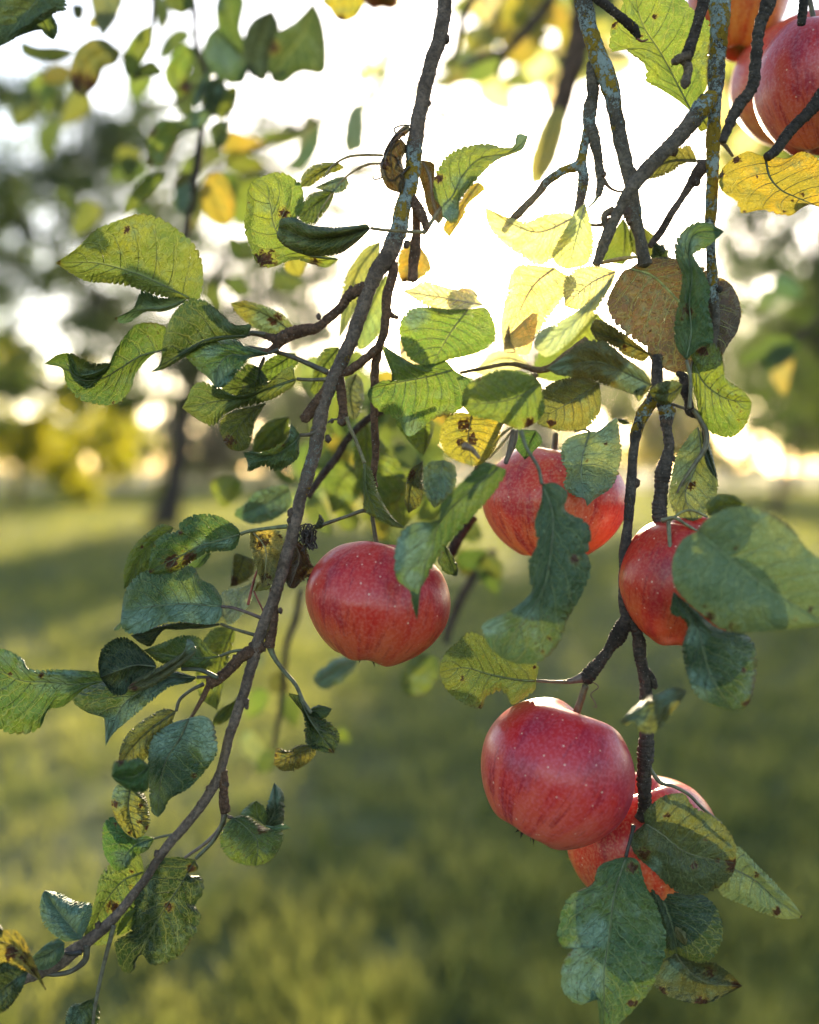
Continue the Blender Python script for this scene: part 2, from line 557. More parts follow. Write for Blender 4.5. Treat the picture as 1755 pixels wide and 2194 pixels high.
def tree(name, label, x, y, h, crown, nl, ls, tr, mat, lean=(0, 0), clumps=40, group=None, spread=.30):
    """crown = list of (dx, dy, z, rx, ry, rz) ellipsoids"""
    t = thing(name, label, 'bush' if name.endswith('bush') or name == 'hedge' else 'tree', (x, y, 0), group)
    r = np.random.default_rng(int(abs(x * 71 + y * 13)) + 5)
    if tr:
        parts = []
        top = crown[0]
        z1 = top[2] - top[5] * .55
        zs = np.linspace(-.1, z1, 9)
        q = zs / z1
        P = np.stack([x + lean[0] * q + .05 * np.sin(zs * 2), y + lean[1] * q, zs], -1)
        W = tr * (1 - .35 * q) * (1 + .5 * np.exp(-np.clip(zs, 0, 9) * 4))
        parts.append(tube(P, W, 12))
        e = P[-1]
        for i in range(9):
            c = crown[i % len(crown)]
            a, b = r.uniform(0, 6.28), r.uniform(.3, .85)
            tgt = np.array([x + c[0] + math.cos(a) * c[3] * b, y + c[1] + math.sin(a) * c[4] * b, c[2] + c[5] * r.uniform(-.3, .75)])
            k = np.linspace(0, 1, 8)[:, None]
            start = P[-1] if i < 5 else P[-3]
            Q = start * (1 - k) + tgt * k
            Q[:, 2] += np.sin(k[:, 0] * 3.14) * .12 * c[5]
            parts.append(tube(Q, tr * .5 * (1 - .85 * k[:, 0]), 7))
        v, f = merge_tube(parts)
        put('trunk', v, f, FBARK, t, (x, y, 0))
    cs = []
    for c in crown:
        m = max(5, int(clumps * c[3] * c[5] / (sum(q[3] * q[5] for q in crown))))
        d = r.normal(size=(m, 3))
        d /= np.linalg.norm(d, axis=1)[:, None]
        rad = r.uniform(.35, 1.0, m)[:, None] ** .6
        cc = d * rad * np.array(c[3:6]) + np.array([x + c[0], y + c[1], c[2]])
        cs.append(np.hstack([cc, r.uniform(.5, 1.3, (m, 1)) * (c[3] * c[4] * c[5]) ** (1 / 3) * spread]))
    cs = np.vstack(cs)
    ii = r.integers(0, len(cs), nl)
    d = r.normal(size=(nl, 3)) * .55
    p = cs[ii, :3] + d * cs[ii, 3:4] * np.array([1, 1, .75])
    p[:, 2] = np.maximum(p[:, 2], .05)
    u = r.normal(size=(nl, 3))
    u /= np.linalg.norm(u, axis=1)[:, None]
    v = np.cross(u, r.normal(size=(nl, 3)))
    v /= np.linalg.norm(v, axis=1)[:, None]
    s = ls * r.uniform(.6, 1.4, (nl, 1))
    q = np.stack([p - u * s, p + v * s * .5, p + u * s, p - v * s * .5], 1).reshape(-1, 3)
    put('crown', q, np.arange(nl * 4).reshape(-1, 4), CROWN[mat], t, (x, y, crown[0][2]), smooth=False)
    return t


def pix(sx, sy, D):
    """world point of source pixel at distance D along the axis"""
    P = np.array([[(sx - 877.5) / FPX * D, -(sy - 1097) / FPX * D, -D]])
    return (P @ CMn[:3, :3].T + CMn[:3, 3])[0]


# big tree on the left of the lawn
tree('fruit_tree', 'large dark spreading tree standing on the lawn at the left', -5.1, 20.5, 9,
     [(.2, 0, 5.6, 4.6, 3.2, 3.0), (-3.6, 1, 4.6, 3.2, 2.6, 2.6), (2.2, -.5, 4.4, 2.0, 1.6, 1.5), (-1.4, 0, 3.0, 2.4, 1.5, .8), (3.0, 0, 7.1, 1.9, 1.5, 1.3), (-2.6, 0, 7.8, 3.0, 2.2, 1.8)], 29000, .10, .27, 'dark', (.9, 0), 420, None, .15)
tree('yellow_bush', 'yellow autumn bush beyond the lawn at the far left', -13.0, 33, 4,
     [(0, 0, 3.6, 3.4, 2, 2.3), (2.4, -.5, 2.0, 1.7, 1.4, 1.9)], 6000, .16, .12, 'yellow', (0, 0), 30)
tree('yellow_bush', 'smaller yellow bush lit by the sun beside the dark trunk', -11.9, 41, 3,
     [(0, 0, 1.9, 1.5, 1, 1.2), (1.6, 0, 1.2, 1.1, .8, .9)], 3000, .12, .06, 'yellow', (0, 0), 16)
tree('dark_hedge_bush', 'low dark bush behind the yellow bushes', -30, 96, 4,
     [(0, 0, 2.6, 12, 3, 3.2), (14, 0, 2.2, 9, 3, 2.6)], 9000, .2, 0, 'dark', (0, 0), 50)
tree('dark_hedge_bush', 'low green bush at the far edge of the lawn behind the apples', -2.5, 84, 4,
     [(0, 0, 2.0, 9, 3, 2.6), (-7, 0, 2.6, 6, 3, 3.0)], 9000, .2, 0, 'green', (0, 0), 50)
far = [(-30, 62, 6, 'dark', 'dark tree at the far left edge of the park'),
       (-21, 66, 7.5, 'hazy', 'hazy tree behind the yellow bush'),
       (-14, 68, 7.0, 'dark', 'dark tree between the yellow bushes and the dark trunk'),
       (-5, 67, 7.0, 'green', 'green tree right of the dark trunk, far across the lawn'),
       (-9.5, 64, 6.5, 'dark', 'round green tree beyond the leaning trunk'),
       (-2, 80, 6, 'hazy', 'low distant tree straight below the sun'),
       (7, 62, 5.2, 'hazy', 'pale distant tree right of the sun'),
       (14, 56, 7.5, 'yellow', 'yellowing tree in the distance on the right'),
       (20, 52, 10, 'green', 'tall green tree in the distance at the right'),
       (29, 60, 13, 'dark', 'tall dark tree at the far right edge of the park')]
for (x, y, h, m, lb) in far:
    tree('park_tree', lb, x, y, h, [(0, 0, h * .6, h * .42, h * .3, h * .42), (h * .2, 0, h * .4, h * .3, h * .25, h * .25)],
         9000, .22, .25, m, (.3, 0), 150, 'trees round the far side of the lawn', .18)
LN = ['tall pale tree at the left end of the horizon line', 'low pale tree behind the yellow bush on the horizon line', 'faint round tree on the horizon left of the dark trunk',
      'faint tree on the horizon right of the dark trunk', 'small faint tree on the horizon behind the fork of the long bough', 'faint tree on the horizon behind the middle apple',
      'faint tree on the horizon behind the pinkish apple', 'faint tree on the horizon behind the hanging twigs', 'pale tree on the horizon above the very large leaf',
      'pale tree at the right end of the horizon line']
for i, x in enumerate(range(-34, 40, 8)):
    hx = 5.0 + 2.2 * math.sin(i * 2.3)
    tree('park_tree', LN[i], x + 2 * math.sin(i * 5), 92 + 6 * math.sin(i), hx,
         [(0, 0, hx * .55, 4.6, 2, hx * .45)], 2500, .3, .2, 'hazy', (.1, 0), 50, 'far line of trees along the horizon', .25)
# mid-distance orchard trees on the right, and the near one just out of frame
tree('orchard_tree', 'slim orchard tree with a thin dark trunk on the right of the lawn', 9.2, 25, 6,
     [(0, 0, 4.6, 2.6, 2.2, 1.9), (1.6, 0, 3.2, 1.5, 1.3, 1.0)], 11000, .09, .12, 'green', (.2, 0), 50)
tree('orchard_tree', 'low spreading orchard tree under the sun', 4.0, 30, 5,
     [(0, 0, 4.1, 2.1, 2.0, 1.6), (1.6, 0, 3.4, 1.3, 1.2, 1.3), (-.6, 0, 4.7, 1.4, 1.3, 1.1)], 21000, .10, .12, 'hazy', (.1, 0), 140, None, .2)
tree('orchard_tree', 'small round orchard tree behind the middle of the long bough', -1.2, 30, 4,
     [(0, 0, 3.1, 2.9, 2.0, 1.4), (2.2, 0, 2.6, 1.1, 1.2, .9)], 11000, .10, .12, 'green', (.1, 0), 140, None, .2)
tree('orchard_tree', 'near apple tree whose dark crown fills the right edge', 3.75, 7.6, 5,
     [(-1.05, .3, 2.45, .75, .9, .95), (.2, 0, 2.7, 1.0, 1.3, 1.0), (-.6, 0, 3.3, .8, .9, .5)], 9000, .038, .17, 'dark', (-.3, 0), 230, None, .15)

# ------------------------------------------------------------------ air
hv = np.array([[x, y, z] for x in (-420, 420) for y in (-420, 440) for z in (-1, 22)], float)
hf = [[0, 1, 3, 2], [4, 6, 7, 5], [0, 4, 5, 1], [2, 3, 7, 6], [0, 2, 6, 4], [1, 5, 7, 3]]
hm = bpy.data.materials.new('air')
hm.use_nodes = True
hm.node_tree.nodes.clear()
ho = hm.node_tree.nodes.new('ShaderNodeOutputMaterial')
hp = hm.node_tree.nodes.new('ShaderNodeVolumePrincipled')
hp.inputs['Color'].default_value = (.96, .97, 1.0, 1)
hp.inputs['Density'].default_value = HAZE
hp.inputs['Anisotropy'].default_value = .975
hm.node_tree.links.new(hp.outputs[0], ho.inputs['Volume'])
hz_ = put('haze', hv, hf, hm, base=(0, 0, 0), smooth=False)
hz_['kind'] = 'stuff'
hz_['label'] = 'thin golden haze filling the air of the orchard'
hz_['category'] = 'haze'

# ------------------------------------------------------------------ leaves, twigs, apples
C_ = {
    'sunny': (.46, .43, .40),  # washed-out leaf colour, the sun's glare painted into the blade
    'dark': (.032, .058, .024), 'deep': (.018, .034, .014), 'mid': (.062, .105, .032), 'lime': (.11, .155, .040),
    'olive': (.085, .10, .038), 'yellow': (.22, .19, .04), 'teal': (.095, .18, .12), 'pale': (.20, .27, .16),
    'grey': (.13, .18, .12), 'brown': (.075, .042, .026), 'white': (.36, .44, .38), 'rust': (.16, .105, .04),
    'jade': (.060, .112, .044), 'gold': (.25, .25, .11), 'green': (.060, .125, .042),
}
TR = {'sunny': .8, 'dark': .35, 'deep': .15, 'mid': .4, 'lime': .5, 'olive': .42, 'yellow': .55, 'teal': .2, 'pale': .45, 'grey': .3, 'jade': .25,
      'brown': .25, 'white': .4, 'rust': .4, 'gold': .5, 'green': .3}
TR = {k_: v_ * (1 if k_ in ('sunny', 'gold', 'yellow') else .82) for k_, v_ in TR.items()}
_seed = [100]


def stalk(parent, tile, pts, wd, d=.55, col=(.12, .11, .05), name='stalk', mat=None, knob=.05, lich=0.0, sides=8, step=4.0, label=None, rings=0.0):
    """tube along tile pixels 'x,y,mm' with widths (tile px, one or per point)"""
    _seed[0] += 1
    P = parse(pts)
    W = np.array(wd if isinstance(wd, (list, tuple)) else [wd] * len(P), float)
    Lc = np.array(lich if isinstance(lich, (list, tuple)) else [lich] * len(P), float)
    Q = np.column_stack([P, W, Lc])
    length = np.linalg.norm(np.diff(P[:, :2], axis=0), axis=1).sum()
    n = max(6, int(length / step))
    Q = resample(Q, n)
    dep = d + Q[:, 2] * .001
    wp = unproj(tile, Q[:, :2], dep)
    rad = Q[:, 3] * .5 * TK / FPX * dep
    if rings:
        s = np.arange(n) * step
        rg = np.abs(np.sin(s / rings * 3.14 + 1.5 * wob(_seed[0], s / 90))) ** .5
        rad = rad * (.88 + .2 * rg)
    v, f, a, b = tube(wp, rad, sides, _seed[0], knob)
    tri = np.concatenate([f[:, [0, 1, 2]], f[:, [0, 2, 3]], a, b])
    lv = np.concatenate([np.repeat(Q[:, 4], sides), [0, 0]])
    o = put(name, v, tri, mat or STALK, parent, wp[0], attrs={'lichen': lv})
    o.color = (*col, 1)
    if label:
        o['label'] = label
    return o


BK = (.085, .050, .032)


def twig(parent, tile, pts, wd, d=.55, lich=0.0, name='twig', col=BK, knob=.13, rings=0.0, label=None, sides=14):
    mw = max(wd) if isinstance(wd, (list, tuple)) else wd
    return stalk(parent, tile, pts, wd, d, col, name, BARK, knob, lich, sides if mw > 24 else 8, 3.0 if mw > 30 else 4.0, label, rings)


def knobs(parent, tile, spec, d=.55, name='bud', col=(.085, .062, .048)):
    """small lumpy buds 'x,y,r' on the bark"""
    for i, (x, y, r) in enumerate(parse(spec)):
        _seed[0] += 1
        nu, nv = 9, 10
        ph = np.linspace(0.02, np.pi - .02, nu)[:, None]
        th = np.linspace(0, 2 * np.pi, nv, endpoint=False)[None]
        c = unproj(tile, np.array([[x, y]]), np.array([d - .0005]))[0]
        rr = .85 * r * TK / FPX * d * (1 + .25 * wob(_seed[0], np.cos(th) * .7, np.sin(th) * .7, ph * .8))
        v = np.stack([rr * np.sin(ph) * np.cos(th), rr * np.sin(ph) * np.sin(th), rr * 1.25 * np.cos(ph) + 0 * th], -1).reshape(-1, 3) + c
        o = put(name, v, grid_faces(nu, nv, True), BARK, parent, c, attrs={'lichen': np.zeros(len(v))})
        o.color = (*col, 1)


def leaf(parent, tile, mid, L, Rr, col='mid', d=.55, z=(0, 0, 0, 0), puff=3.0, wr=1.6, tooth=.8, brown='', teal='', st=None, sw=16,
         ns=132, nt=14, label=None, scol=(.13, .13, .06), name='leaf', tr=None, veins=True, rib=None):
    _seed[0] += 1
    sd_ = _seed[0]
    M = parse(mid)
    b, t = M[0:1], M[-1:]
    Lp = np.vstack([b, parse(L), t])
    Rp = np.vstack([b, parse(Rr), t])
    n = ns + 1
    M, Lp, Rp = resample(M, n), resample(Lp, n), resample(Rp, n)
    s = np.linspace(0, 1, n)
    prof = np.sin(np.pi * np.clip(s, 0.0, 1)) ** .6
    tt = np.linspace(-1, 1, 2 * nt + 1)
    # saw teeth on the rim
    saw = ((s * 27 + .4 * wob(sd_, s * 3)) % 1.0)
    tz = tooth / 0.075 * (saw - .5) * prof * (1 + .6 * wob(sd_ + 3, s * 4)) * np.clip(1 + 1.2 * wob(sd_ + 9, s * 9), .1, 2)   # mm -> tile px at .55 m
    for E in (Lp, Rp):
        dv = E[:, :2] - M[:, :2]
        ln = np.linalg.norm(dv, axis=1)[:, None] + 1e-6
        E[:, :2] += dv / ln * tz[:, None] * np.clip(ln / 40, 0, 1)
        tn = np.gradient(E[:, :2], axis=0)
        tn /= np.linalg.norm(tn, axis=1)[:, None] + 1e-9
        E[:, :2] += tn * np.abs(tz[:, None]) * .8
    a = np.abs(tt)[None, :, None]
    E = np.where((tt < 0)[None, :, None], Lp[:, None], Rp[:, None])
    G = M[:, None] * (1 - a) + E * a
    zz = z[0] * (1 - s) + z[1] * s
    side = np.where(tt < 0, z[2], z[3])[None] * np.abs(tt)[None] ** 1.4 * prof[:, None]
    wn = wob(sd_ + 1, s[:, None] * 1.6, tt[None] * .8) * wr + wob(sd_ + 2, s[:, None] * 5, tt[None] * 2.0) * wr * .3
    rimw = wob(sd_ + 7, s[:, None] * 4.5, np.sign(tt)[None] * .3) * wr * .9 * np.abs(tt)[None] ** 3
    # the blade arches a little between the side veins
    quilt = .32 * np.cos((s[:, None] * 8.5 - np.abs(tt)[None] ** .85 * 2.3) * 6.283) * np.sin(np.pi * np.abs(tt)[None]) * prof[:, None]
    dz = zz[:, None] + side - puff * np.sin(np.pi * np.abs(tt))[None] * prof[:, None] + (wn + rimw) * prof[:, None] * np.minimum(1, np.abs(tt)[None] * 1.6 + .3) + G[..., 2] + quilt
    dep = d + dz * .001
    wp = unproj(tile, G[..., :2], dep).reshape(-1, 3)
    mk = np.zeros((n, 2 * nt + 1, 4))
    mk[..., 3] = 1
    for ch, sp in ((0, brown), (1, teal)):
        if sp:
            for (x, y, r) in parse(sp):
                dd = np.hypot(G[..., 0] - x, G[..., 1] - y) / r
                mk[..., ch] = np.maximum(mk[..., ch], np.clip((1.25 if r > 20 else 1.0) - .75 * dd, 0, 1) if ch == 0 else np.clip(1.6 - dd, 0, 1))
    uv = np.stack([np.repeat(s, 2 * nt + 1), np.tile((tt + 1) / 2, n)], -1)
    o = put(name, wp, grid_faces(n, 2 * nt + 1), LEAF, parent, wp[nt], uv=uv, attrs={'mark': mk.reshape(-1, 4)})
    c = C_[col] if isinstance(col, str) else col
    r = np.random.default_rng(sd_)
    j = r.uniform(.88, 1.12, 3)
    o.color = (c[0] * j[0] * .92, c[1] * j[1] * .92, c[2] * j[2] * .92, TR.get(col, .4) if tr is None else tr)
    if label:
        o['label'] = label
    # raised midrib
    if veins:
        ml = wp.reshape(n, 2 * nt + 1, 3)[:, nt]
        rad = (sw * .5 * TK / FPX * d) * (.55 * (1 - s) + .1)
        if len(ml) > 5:
            v, f, ca, cb = tube(ml[2:-2:2], rad[2:-2:2], 6)
            tri = np.concatenate([f[:, [0, 1, 2]], f[:, [0, 2, 3]], ca, cb])
            m = put('midrib', v, tri, STALK, o, ml[2], attrs={'lichen': np.zeros(len(v))})
            m.color = (*(rib or (c[0] * .9 + .07, c[1] * .8 + .07, c[2] * .8 + .03)), 1)
    if veins and ns >= 100:
        Gw = wp.reshape(n, 2 * nt + 1, 3)
        parts = []
        for k in range(7):
            for sgn in (-1, 1):
                s0 = .07 + k * .118 + (.03 if sgn > 0 else 0)
                aa = np.linspace(.02, .86, 9)
                ss = np.clip(s0 + aa ** 1.2 * .24 * (1 - .3 * s0), 0, .985) * ns
                jj = nt + sgn * aa * nt
                i0, j0 = np.floor(ss).astype(int), np.floor(jj).astype(int)
                fi, fj = (ss - i0)[:, None], (jj - j0)[:, None]
                pp = (Gw[i0, j0] * (1 - fi) * (1 - fj) + Gw[i0 + 1, j0] * fi * (1 - fj) + Gw[i0, j0 + 1] * (1 - fi) * fj + Gw[i0 + 1, j0 + 1] * fi * fj)
                if np.linalg.norm(pp[-1] - pp[0]) > .003:
                    parts.append(tube(pp, np.linspace(.00026, .00009, 9), 5))
        if parts:
            v, f = merge_tube(parts)
            m = put('side_veins', v, f, STALK, o, v[0], attrs={'lichen': np.zeros(len(v))})
            rc = rib or (c[0] * .9 + .045, c[1] * .85 + .045, c[2] * .8 + .02)
            m.color = (*rc, 1)
    if st:
        p0 = parse(mid)[0]
        stalk(o, tile, f'{p0[0]},{p0[1]},{p0[2] + z[0]} ' + st, [sw * .75] * len(parse(st)) + [sw], d, scol)
    return o


def gleaf(parent, tile, x1, y1, x2, y2, wd, col='mid', d=.9, curl=None, st=None, label=None, sw=14, teal='', brown='', lop=None):
    """plain leaf from base (x1,y1) to tip (x2,y2) of the given width, with chance bend and fold"""
    r = np.random.default_rng(int(x1 * 3 + y1 * 7 + 11 * x2 + y2) % 99991)
    a, b = np.array([x1, y1], float), np.array([x2, y2], float)
    ax_ = b - a
    ln = np.hypot(*ax_)
    ax_ /= ln
    nn = np.array([-ax_[1], ax_[0]])
    bend = r.uniform(-.12, .12) * ln
    lop = r.uniform(-.25, .25) if lop is None else lop

    def P(s, off):
        p = a + ax_ * s * ln + nn * (off + bend * math.sin(s * 3.14))
        return f'{p[0]:.0f},{p[1]:.0f}'
    hw = wd / 2
    mid = ' '.join(P(s, lop * hw * math.sin(s * 3.14)) for s in (0, .3, .65, 1))
    pr = ((.04, .45), (.16, .85), (.38, 1.0), (.62, .86), (.84, .45))
    Ls = ' '.join(P(s, -hw * w_ * r.uniform(.9, 1.1)) for s, w_ in pr)
    Rs = ' '.join(P(s, hw * w_ * r.uniform(.9, 1.1)) for s, w_ in pr)
    z = tuple(r.uniform(-12, 12, 2)) + tuple(r.uniform(-9, 9, 2))
    return leaf(parent, tile, mid, Ls, Rs, col, d, z, r.uniform(-4, 4), 2.0, .4, brown, teal, st, sw, ns=30, nt=6, label=label, veins=False)


def apple(label, tile, cx, cy, rx, hh, roll=0, toward=0, d=.56, tint=(1, 1, 1), stem=None, stem_w=24, eye=True, seed=1, cav=1.0, lop=.03, lobe=1.0):
    """cx,cy centre, rx radius, hh half height (tile px). roll: degrees the stalk leans right; toward: degrees the stalk leans at the camera"""
    c = unproj(tile, np.array([[cx, cy]]), np.array([d]))[0]
    k = TK / FPX * d
    Rm, H = rx * k, hh * k
    nu, nv = 90, 128
    ph = np.linspace(0, np.pi, nu)[:, None]
    th = np.linspace(0, 2 * np.pi, nv, endpoint=False)[None]
    sp = np.sin(ph)
    bot = np.clip(-np.cos(ph), 0, 1)
    top = np.clip(np.cos(ph), 0, 1)
    r_ = np.abs(sp) ** .84 * (1 - .13 * bot ** 1.3 + .015 * top)
    r = np.random.default_rng(seed)
    lob = 1 + .012 * lobe * bot * np.cos(5 * th + seed) + lop * np.cos(th - seed) * (1 - .5 * np.abs(np.cos(ph))) + .018 * lobe * np.cos(2 * th + seed * 2.1) + .012 * wob(seed, np.cos(th) * .6, np.sin(th) * .6, ph * .3)
    x = Rm * r_ * lob * np.cos(th)
    y = Rm * r_ * lob * np.sin(th)
    z = H * np.cos(ph) * (1 + 0 * th)
    rn = np.sqrt(x ** 2 + y ** 2) / Rm
    z = z - top ** .2 * H * .46 * cav * np.exp(-(rn / .25) ** 2) * (ph < 1.57)
    z = z + H * .24 * np.exp(-(rn / .26) ** 2) * (ph > 1.57)
    z = z - H * .028 * lobe * (ph > 1.57) * np.exp(-((rn - .42) / .14) ** 2) * (.4 + np.cos(5 * th + seed))
    z = z + H * .05 * (ph < 1.57) * np.exp(-((rn - .45) / .2) ** 2) * np.cos(2 * th + seed)
    V = np.stack([x, y, z], -1).reshape(-1, 3)
    rot = Euler((R(toward), R(roll), 0), 'YXZ').to_matrix()
    t = thing('apple', label, 'apple', c)
    me = make_mesh('skin', V, grid_faces(nu, nv, True), SKIN)
    o = link('skin', me, t, (0, 0, 0))
    o.rotation_euler = rot.to_euler()
    o.color = (*tint, 1)
    rm = np.array(rot)
    # stalk: from the cavity floor up
    p0 = c + rm @ np.array([0, 0, H * .50])
    if stem:
        S_ = parse(stem)
        Q = resample(S_, 14)
        wp = unproj(tile, Q[:, :2], d + Q[:, 2] * .001)
        wp = np.vstack([p0, wp])
        w_ = stem_w * .5 * k
        tv, tf, ta, tb = tube(wp, np.linspace(w_ * 1.1, w_, len(wp)), 10, seed, .08)
        tri = np.concatenate([tf[:, [0, 1, 2]], tf[:, [0, 2, 3]], ta, tb])
        so = put('stem', tv, tri, STALK, t, wp[0], attrs={'lichen': np.zeros(len(tv))})
        so.color = (.11, .085, .03, 1)
    if eye:
        vs, fs = [], []
        for i in range(5):
            a = i * 1.2566 + seed
            base = np.array([math.cos(a), math.sin(a), 0]) * Rm * .07
            tip = np.array([math.cos(a + .3), math.sin(a + .3), 0]) * Rm * (.16 + .05 * r.random())
            zb = -H * .76
            q = [base + [0, 0, zb], base * 1.6 + np.array([-math.sin(a), math.cos(a), 0]) * Rm * .04 + [0, 0, zb - H * .10],
                 tip + [0, 0, zb - H * .25], base * 1.6 - np.array([-math.sin(a), math.cos(a), 0]) * Rm * .04 + [0, 0, zb - H * .10]]
            vs += [rm @ p + c for p in q]
            fs.append([i * 4, i * 4 + 1, i * 4 + 2, i * 4 + 3])
        eo = put('calyx', np.array(vs), np.array(fs), STALK, t, vs[0], attrs={'lichen': np.zeros(len(vs))})
        eo.color = (.03, .022, .012, 1)
    return t


def at(tile, x, y, d=.55):
    return unproj(tile, np.array([[x, y]]), np.array([d]))[0]

# ================================================================== LEFT BRANCH
b = thing('apple_branch', 'long thin bough running from the top middle down to the lower left corner', 'branch', at('B', 1118, -60))
# the bough in one piece (points in tile B space)
main_pts = ('1122,-80 1118,0 1095,180 1040,350 1000,520 975,650 955,780 948,880 925,1000 890,1120 868,1230 800,1380 760,1432 '
            '710,1542 670,1662 620,1802 560,1932 500,2062 470,2162 450,2260 430,2382 380,2552 350,2652 '
            '315,2814 270,2974 220,3144 150,3324 110,3464 60,3644 0,3824 -32,3928 -62,4058 -102,4148 -172,4258 -252,4358 -332,4448 '
            '-392,4528 -462,4638 -532,4728 -612,4828 -692,4908 -782,4978 -852,5028 -952,5098 -1052,5148 -1132,5188 -1232,5258 -1300,5300')
mw = [72, 74, 76, 74, 76, 78, 86, 84, 88, 84, 92, 94, 84, 76, 74, 72, 74, 72, 70, 76, 70, 68, 62, 66, 64, 62, 60, 60, 54, 52, 50, 48, 54, 50, 48, 50,
      46, 44, 46, 50, 60, 62, 74, 78, 56, 46, 38, 34]
ml = [0, 0, 0, .05, .1, .15, .6, .9, .95, .9, .75, .15, .1, .3, .35, .3, .4, .45, .4, .4, .5, .5, .3, .2, .1, .1, .1, .1, .15, .1] + [.05] * 18
_n = len(parse(main_pts))
mw = (mw + [34] * 99)[:_n]
ml = (ml + [0] * 99)[:_n]
twig(b, 'B', main_pts, mw, lich=ml, name='limb', sides=20, knob=.11, col=(.115, .088, .070))
# side twigs
twig(b, 'E', '700,280 690,285 610,330 570,390 500,450 440,500 380,510 300,530 240,560 200,550 130,530 75,525', [50, 62, 58, 48, 46, 52, 62, 70, 66, 42, 28, 22], rings=22, knob=.12)
twig(b, 'E', '270,545 220,600 160,630 60,650', [55, 42, 30, 20])
twig(b, 'E', '505,800 490,830 455,880 405,940 370,985', [50, 58, 60, 58, 52], rings=18, label='short ringed spur stub with no leaf')
twig(b, 'E', '560,740 565,800 572,860 580,930 578,980', [40, 46, 48, 42, 56], rings=16)
twig(b, 'E', '850,150 840,230 812,330 800,500,4 770,600,5 750,700,5 745,850,5 745,1000,5 752,1150,5 740,1280,6 752,1340,8', [40, 52, 52, 46, 46, 46, 42, 40, 40, 32, 26], lich=.1)
twig(b, 'E', '780,585 700,660 620,720 560,745', [46, 46, 46, 40])
twig(b, 'B', '940,1040 975,1100 1005,1160 1020,1215', [50, 58, 46, 30], rings=18, lich=.2)
twig(b, 'B', '965,1100,6 968,1220,8 960,1330,8 950,1420,8 950,1480,8', [46, 46, 60, 50, 55])
twig(b, 'E', '820,400,3 830,430,4 870,445,6', [30, 34, 20])
twig(b, 'G', '1395,945 1345,965 1310,985 1270,1010 1200,1080 1150,1120 1105,1145', [50, 62, 72, 56, 54, 60, 66], rings=14)
twig(b, 'G', '1440,640 1450,760 1440,860 1420,950', [34, 40, 44, 60], rings=20)
twig(b, 'J', '1178,140 1182,230 1180,300 1190,360', [44, 44, 52, 50], rings=20)
knobs(b, 'B', '1125,208,22 1030,545,16 985,800,18 915,1290,20')
knobs(b, 'E', '500,1085,20 450,440,16 640,575,22 620,290,14')
knobs(b, 'G', '1540,245,26 1535,290,24 1330,945,20 1240,1005,14 1300,1240,20 1302,1265,16 1480,760,16 1305,990,14')
knobs(b, 'J', '1105,240,22 1052,320,18 1194,210,18 1195,300,14 830,580,20 690,830,16 520,960,22')
# withered leaves and frizz at the fork
leaf(b, 'B', '930,668 880,700 830,760 790,840', '900,665 850,710 800,790', '925,700 870,740 830,800', 'brown', .548, (0, 0, 6, -6), 3, 4, .3, label='dried brown curled leaf', ns=40, nt=8)
leaf(b, 'B', '890,745 835,800 840,900 880,1020', '860,740 790,830 775,900 810,990', '920,780 890,850 915,930 900,990', 'brown', .543, (0, 0, 8, 8), 5, 6, .3, label='dried brown curled leaf', ns=40, nt=8, brown='800,870,40')
leaf(b, 'B', '995,845 1035,940 1050,1060 1085,1185', '975,900 1005,1010 1030,1120', '1060,865 1065,960 1090,1060 1110,1140', 'brown', .556, (0, 0, 8, 8), -5, 5, .3, label='dried brown curled leaf', ns=40, nt=8)
stalk(b, 'B', '905,760 870,720 850,680 900,660 940,665', 9, .546, (.05, .03, .02), 'tendril')
stalk(b, 'B', '800,930 765,945 740,945 738,930', 8, .55, (.05, .03, .02), 'tendril')
stalk(b, 'B', '910,720 880,705 845,725 835,760', 10, .546, (.05, .03, .02), 'tendril')
stalk(b, 'B', '930,880 840,960 800,900 790,850 830,820 870,850 860,900', 12, .545, (.05, .03, .02), 'tendril')
for i in range(26):
    q = rng.normal(size=(5, 2)) * (22, 32) + (400, 380)
    q[0] = (365 + rng.uniform(-10, 20), 350 + rng.uniform(-40, 60))
    stalk(b, 'H', ' '.join(f'{p[0]:.0f},{p[1]:.0f},{rng.uniform(-4, 4):.1f}' for p in q), 7, .55, (.045, .028, .018), 'dry_fibre')
# --- upper left pair, curled C
leaf(b, 'B', '560,1370 400,1350 280,1290 215,1190 190,1060 130,1000 92,962', '495,1412 430,1400 320,1372 200,1412 128,1392 92,1310 58,1200 70,1080 74,1010', '420,1330 300,1280 265,1170 350,1135 372,1060 350,970 250,908 160,930',
     'lime', .553, (8, 0, -4, 8), -4, 2.2, brown='170,1370,55 430,1385,30 100,1000,14 80,1070,10 265,1130,34 105,1235,12', label='lime leaf curled into a C with brown patches')
leaf(b, 'B', '725,1205 560,1250 400,1260 238,1200', '700,1182 640,1190 520,1198 400,1187 330,1152 260,1152', '700,1235 630,1298 545,1345 400,1350 290,1312 232,1255',
     'deep', .540, (0, 0, -5, 6), 8, 1.2, tooth=.35, st='800,1215 900,1222 1010,1226', sw=24, scol=(.22, .17, .07), tr=.12)
stalk(b, 'B', '1100,1095 1060,1150 1015,1222 1005,1228', 22, .552, (.22, .17, .08))
leaf(b, 'B', '1100,1095 1160,1030 1210,930 1300,840 1440,812 1500,780 1558,716', '1062,1040 1065,930 1130,822 1220,775 1330,757 1430,778 1480,770 1500,708', '1110,1150 1170,1178 1192,1130 1196,1060 1285,950 1380,855 1470,815 1530,785',
     'lime', .548, (0, 6, 6, -6), 3, 1.6, brown='1085,940,26', teal='1530,750,50 1140,1110,46 1180,960,40')
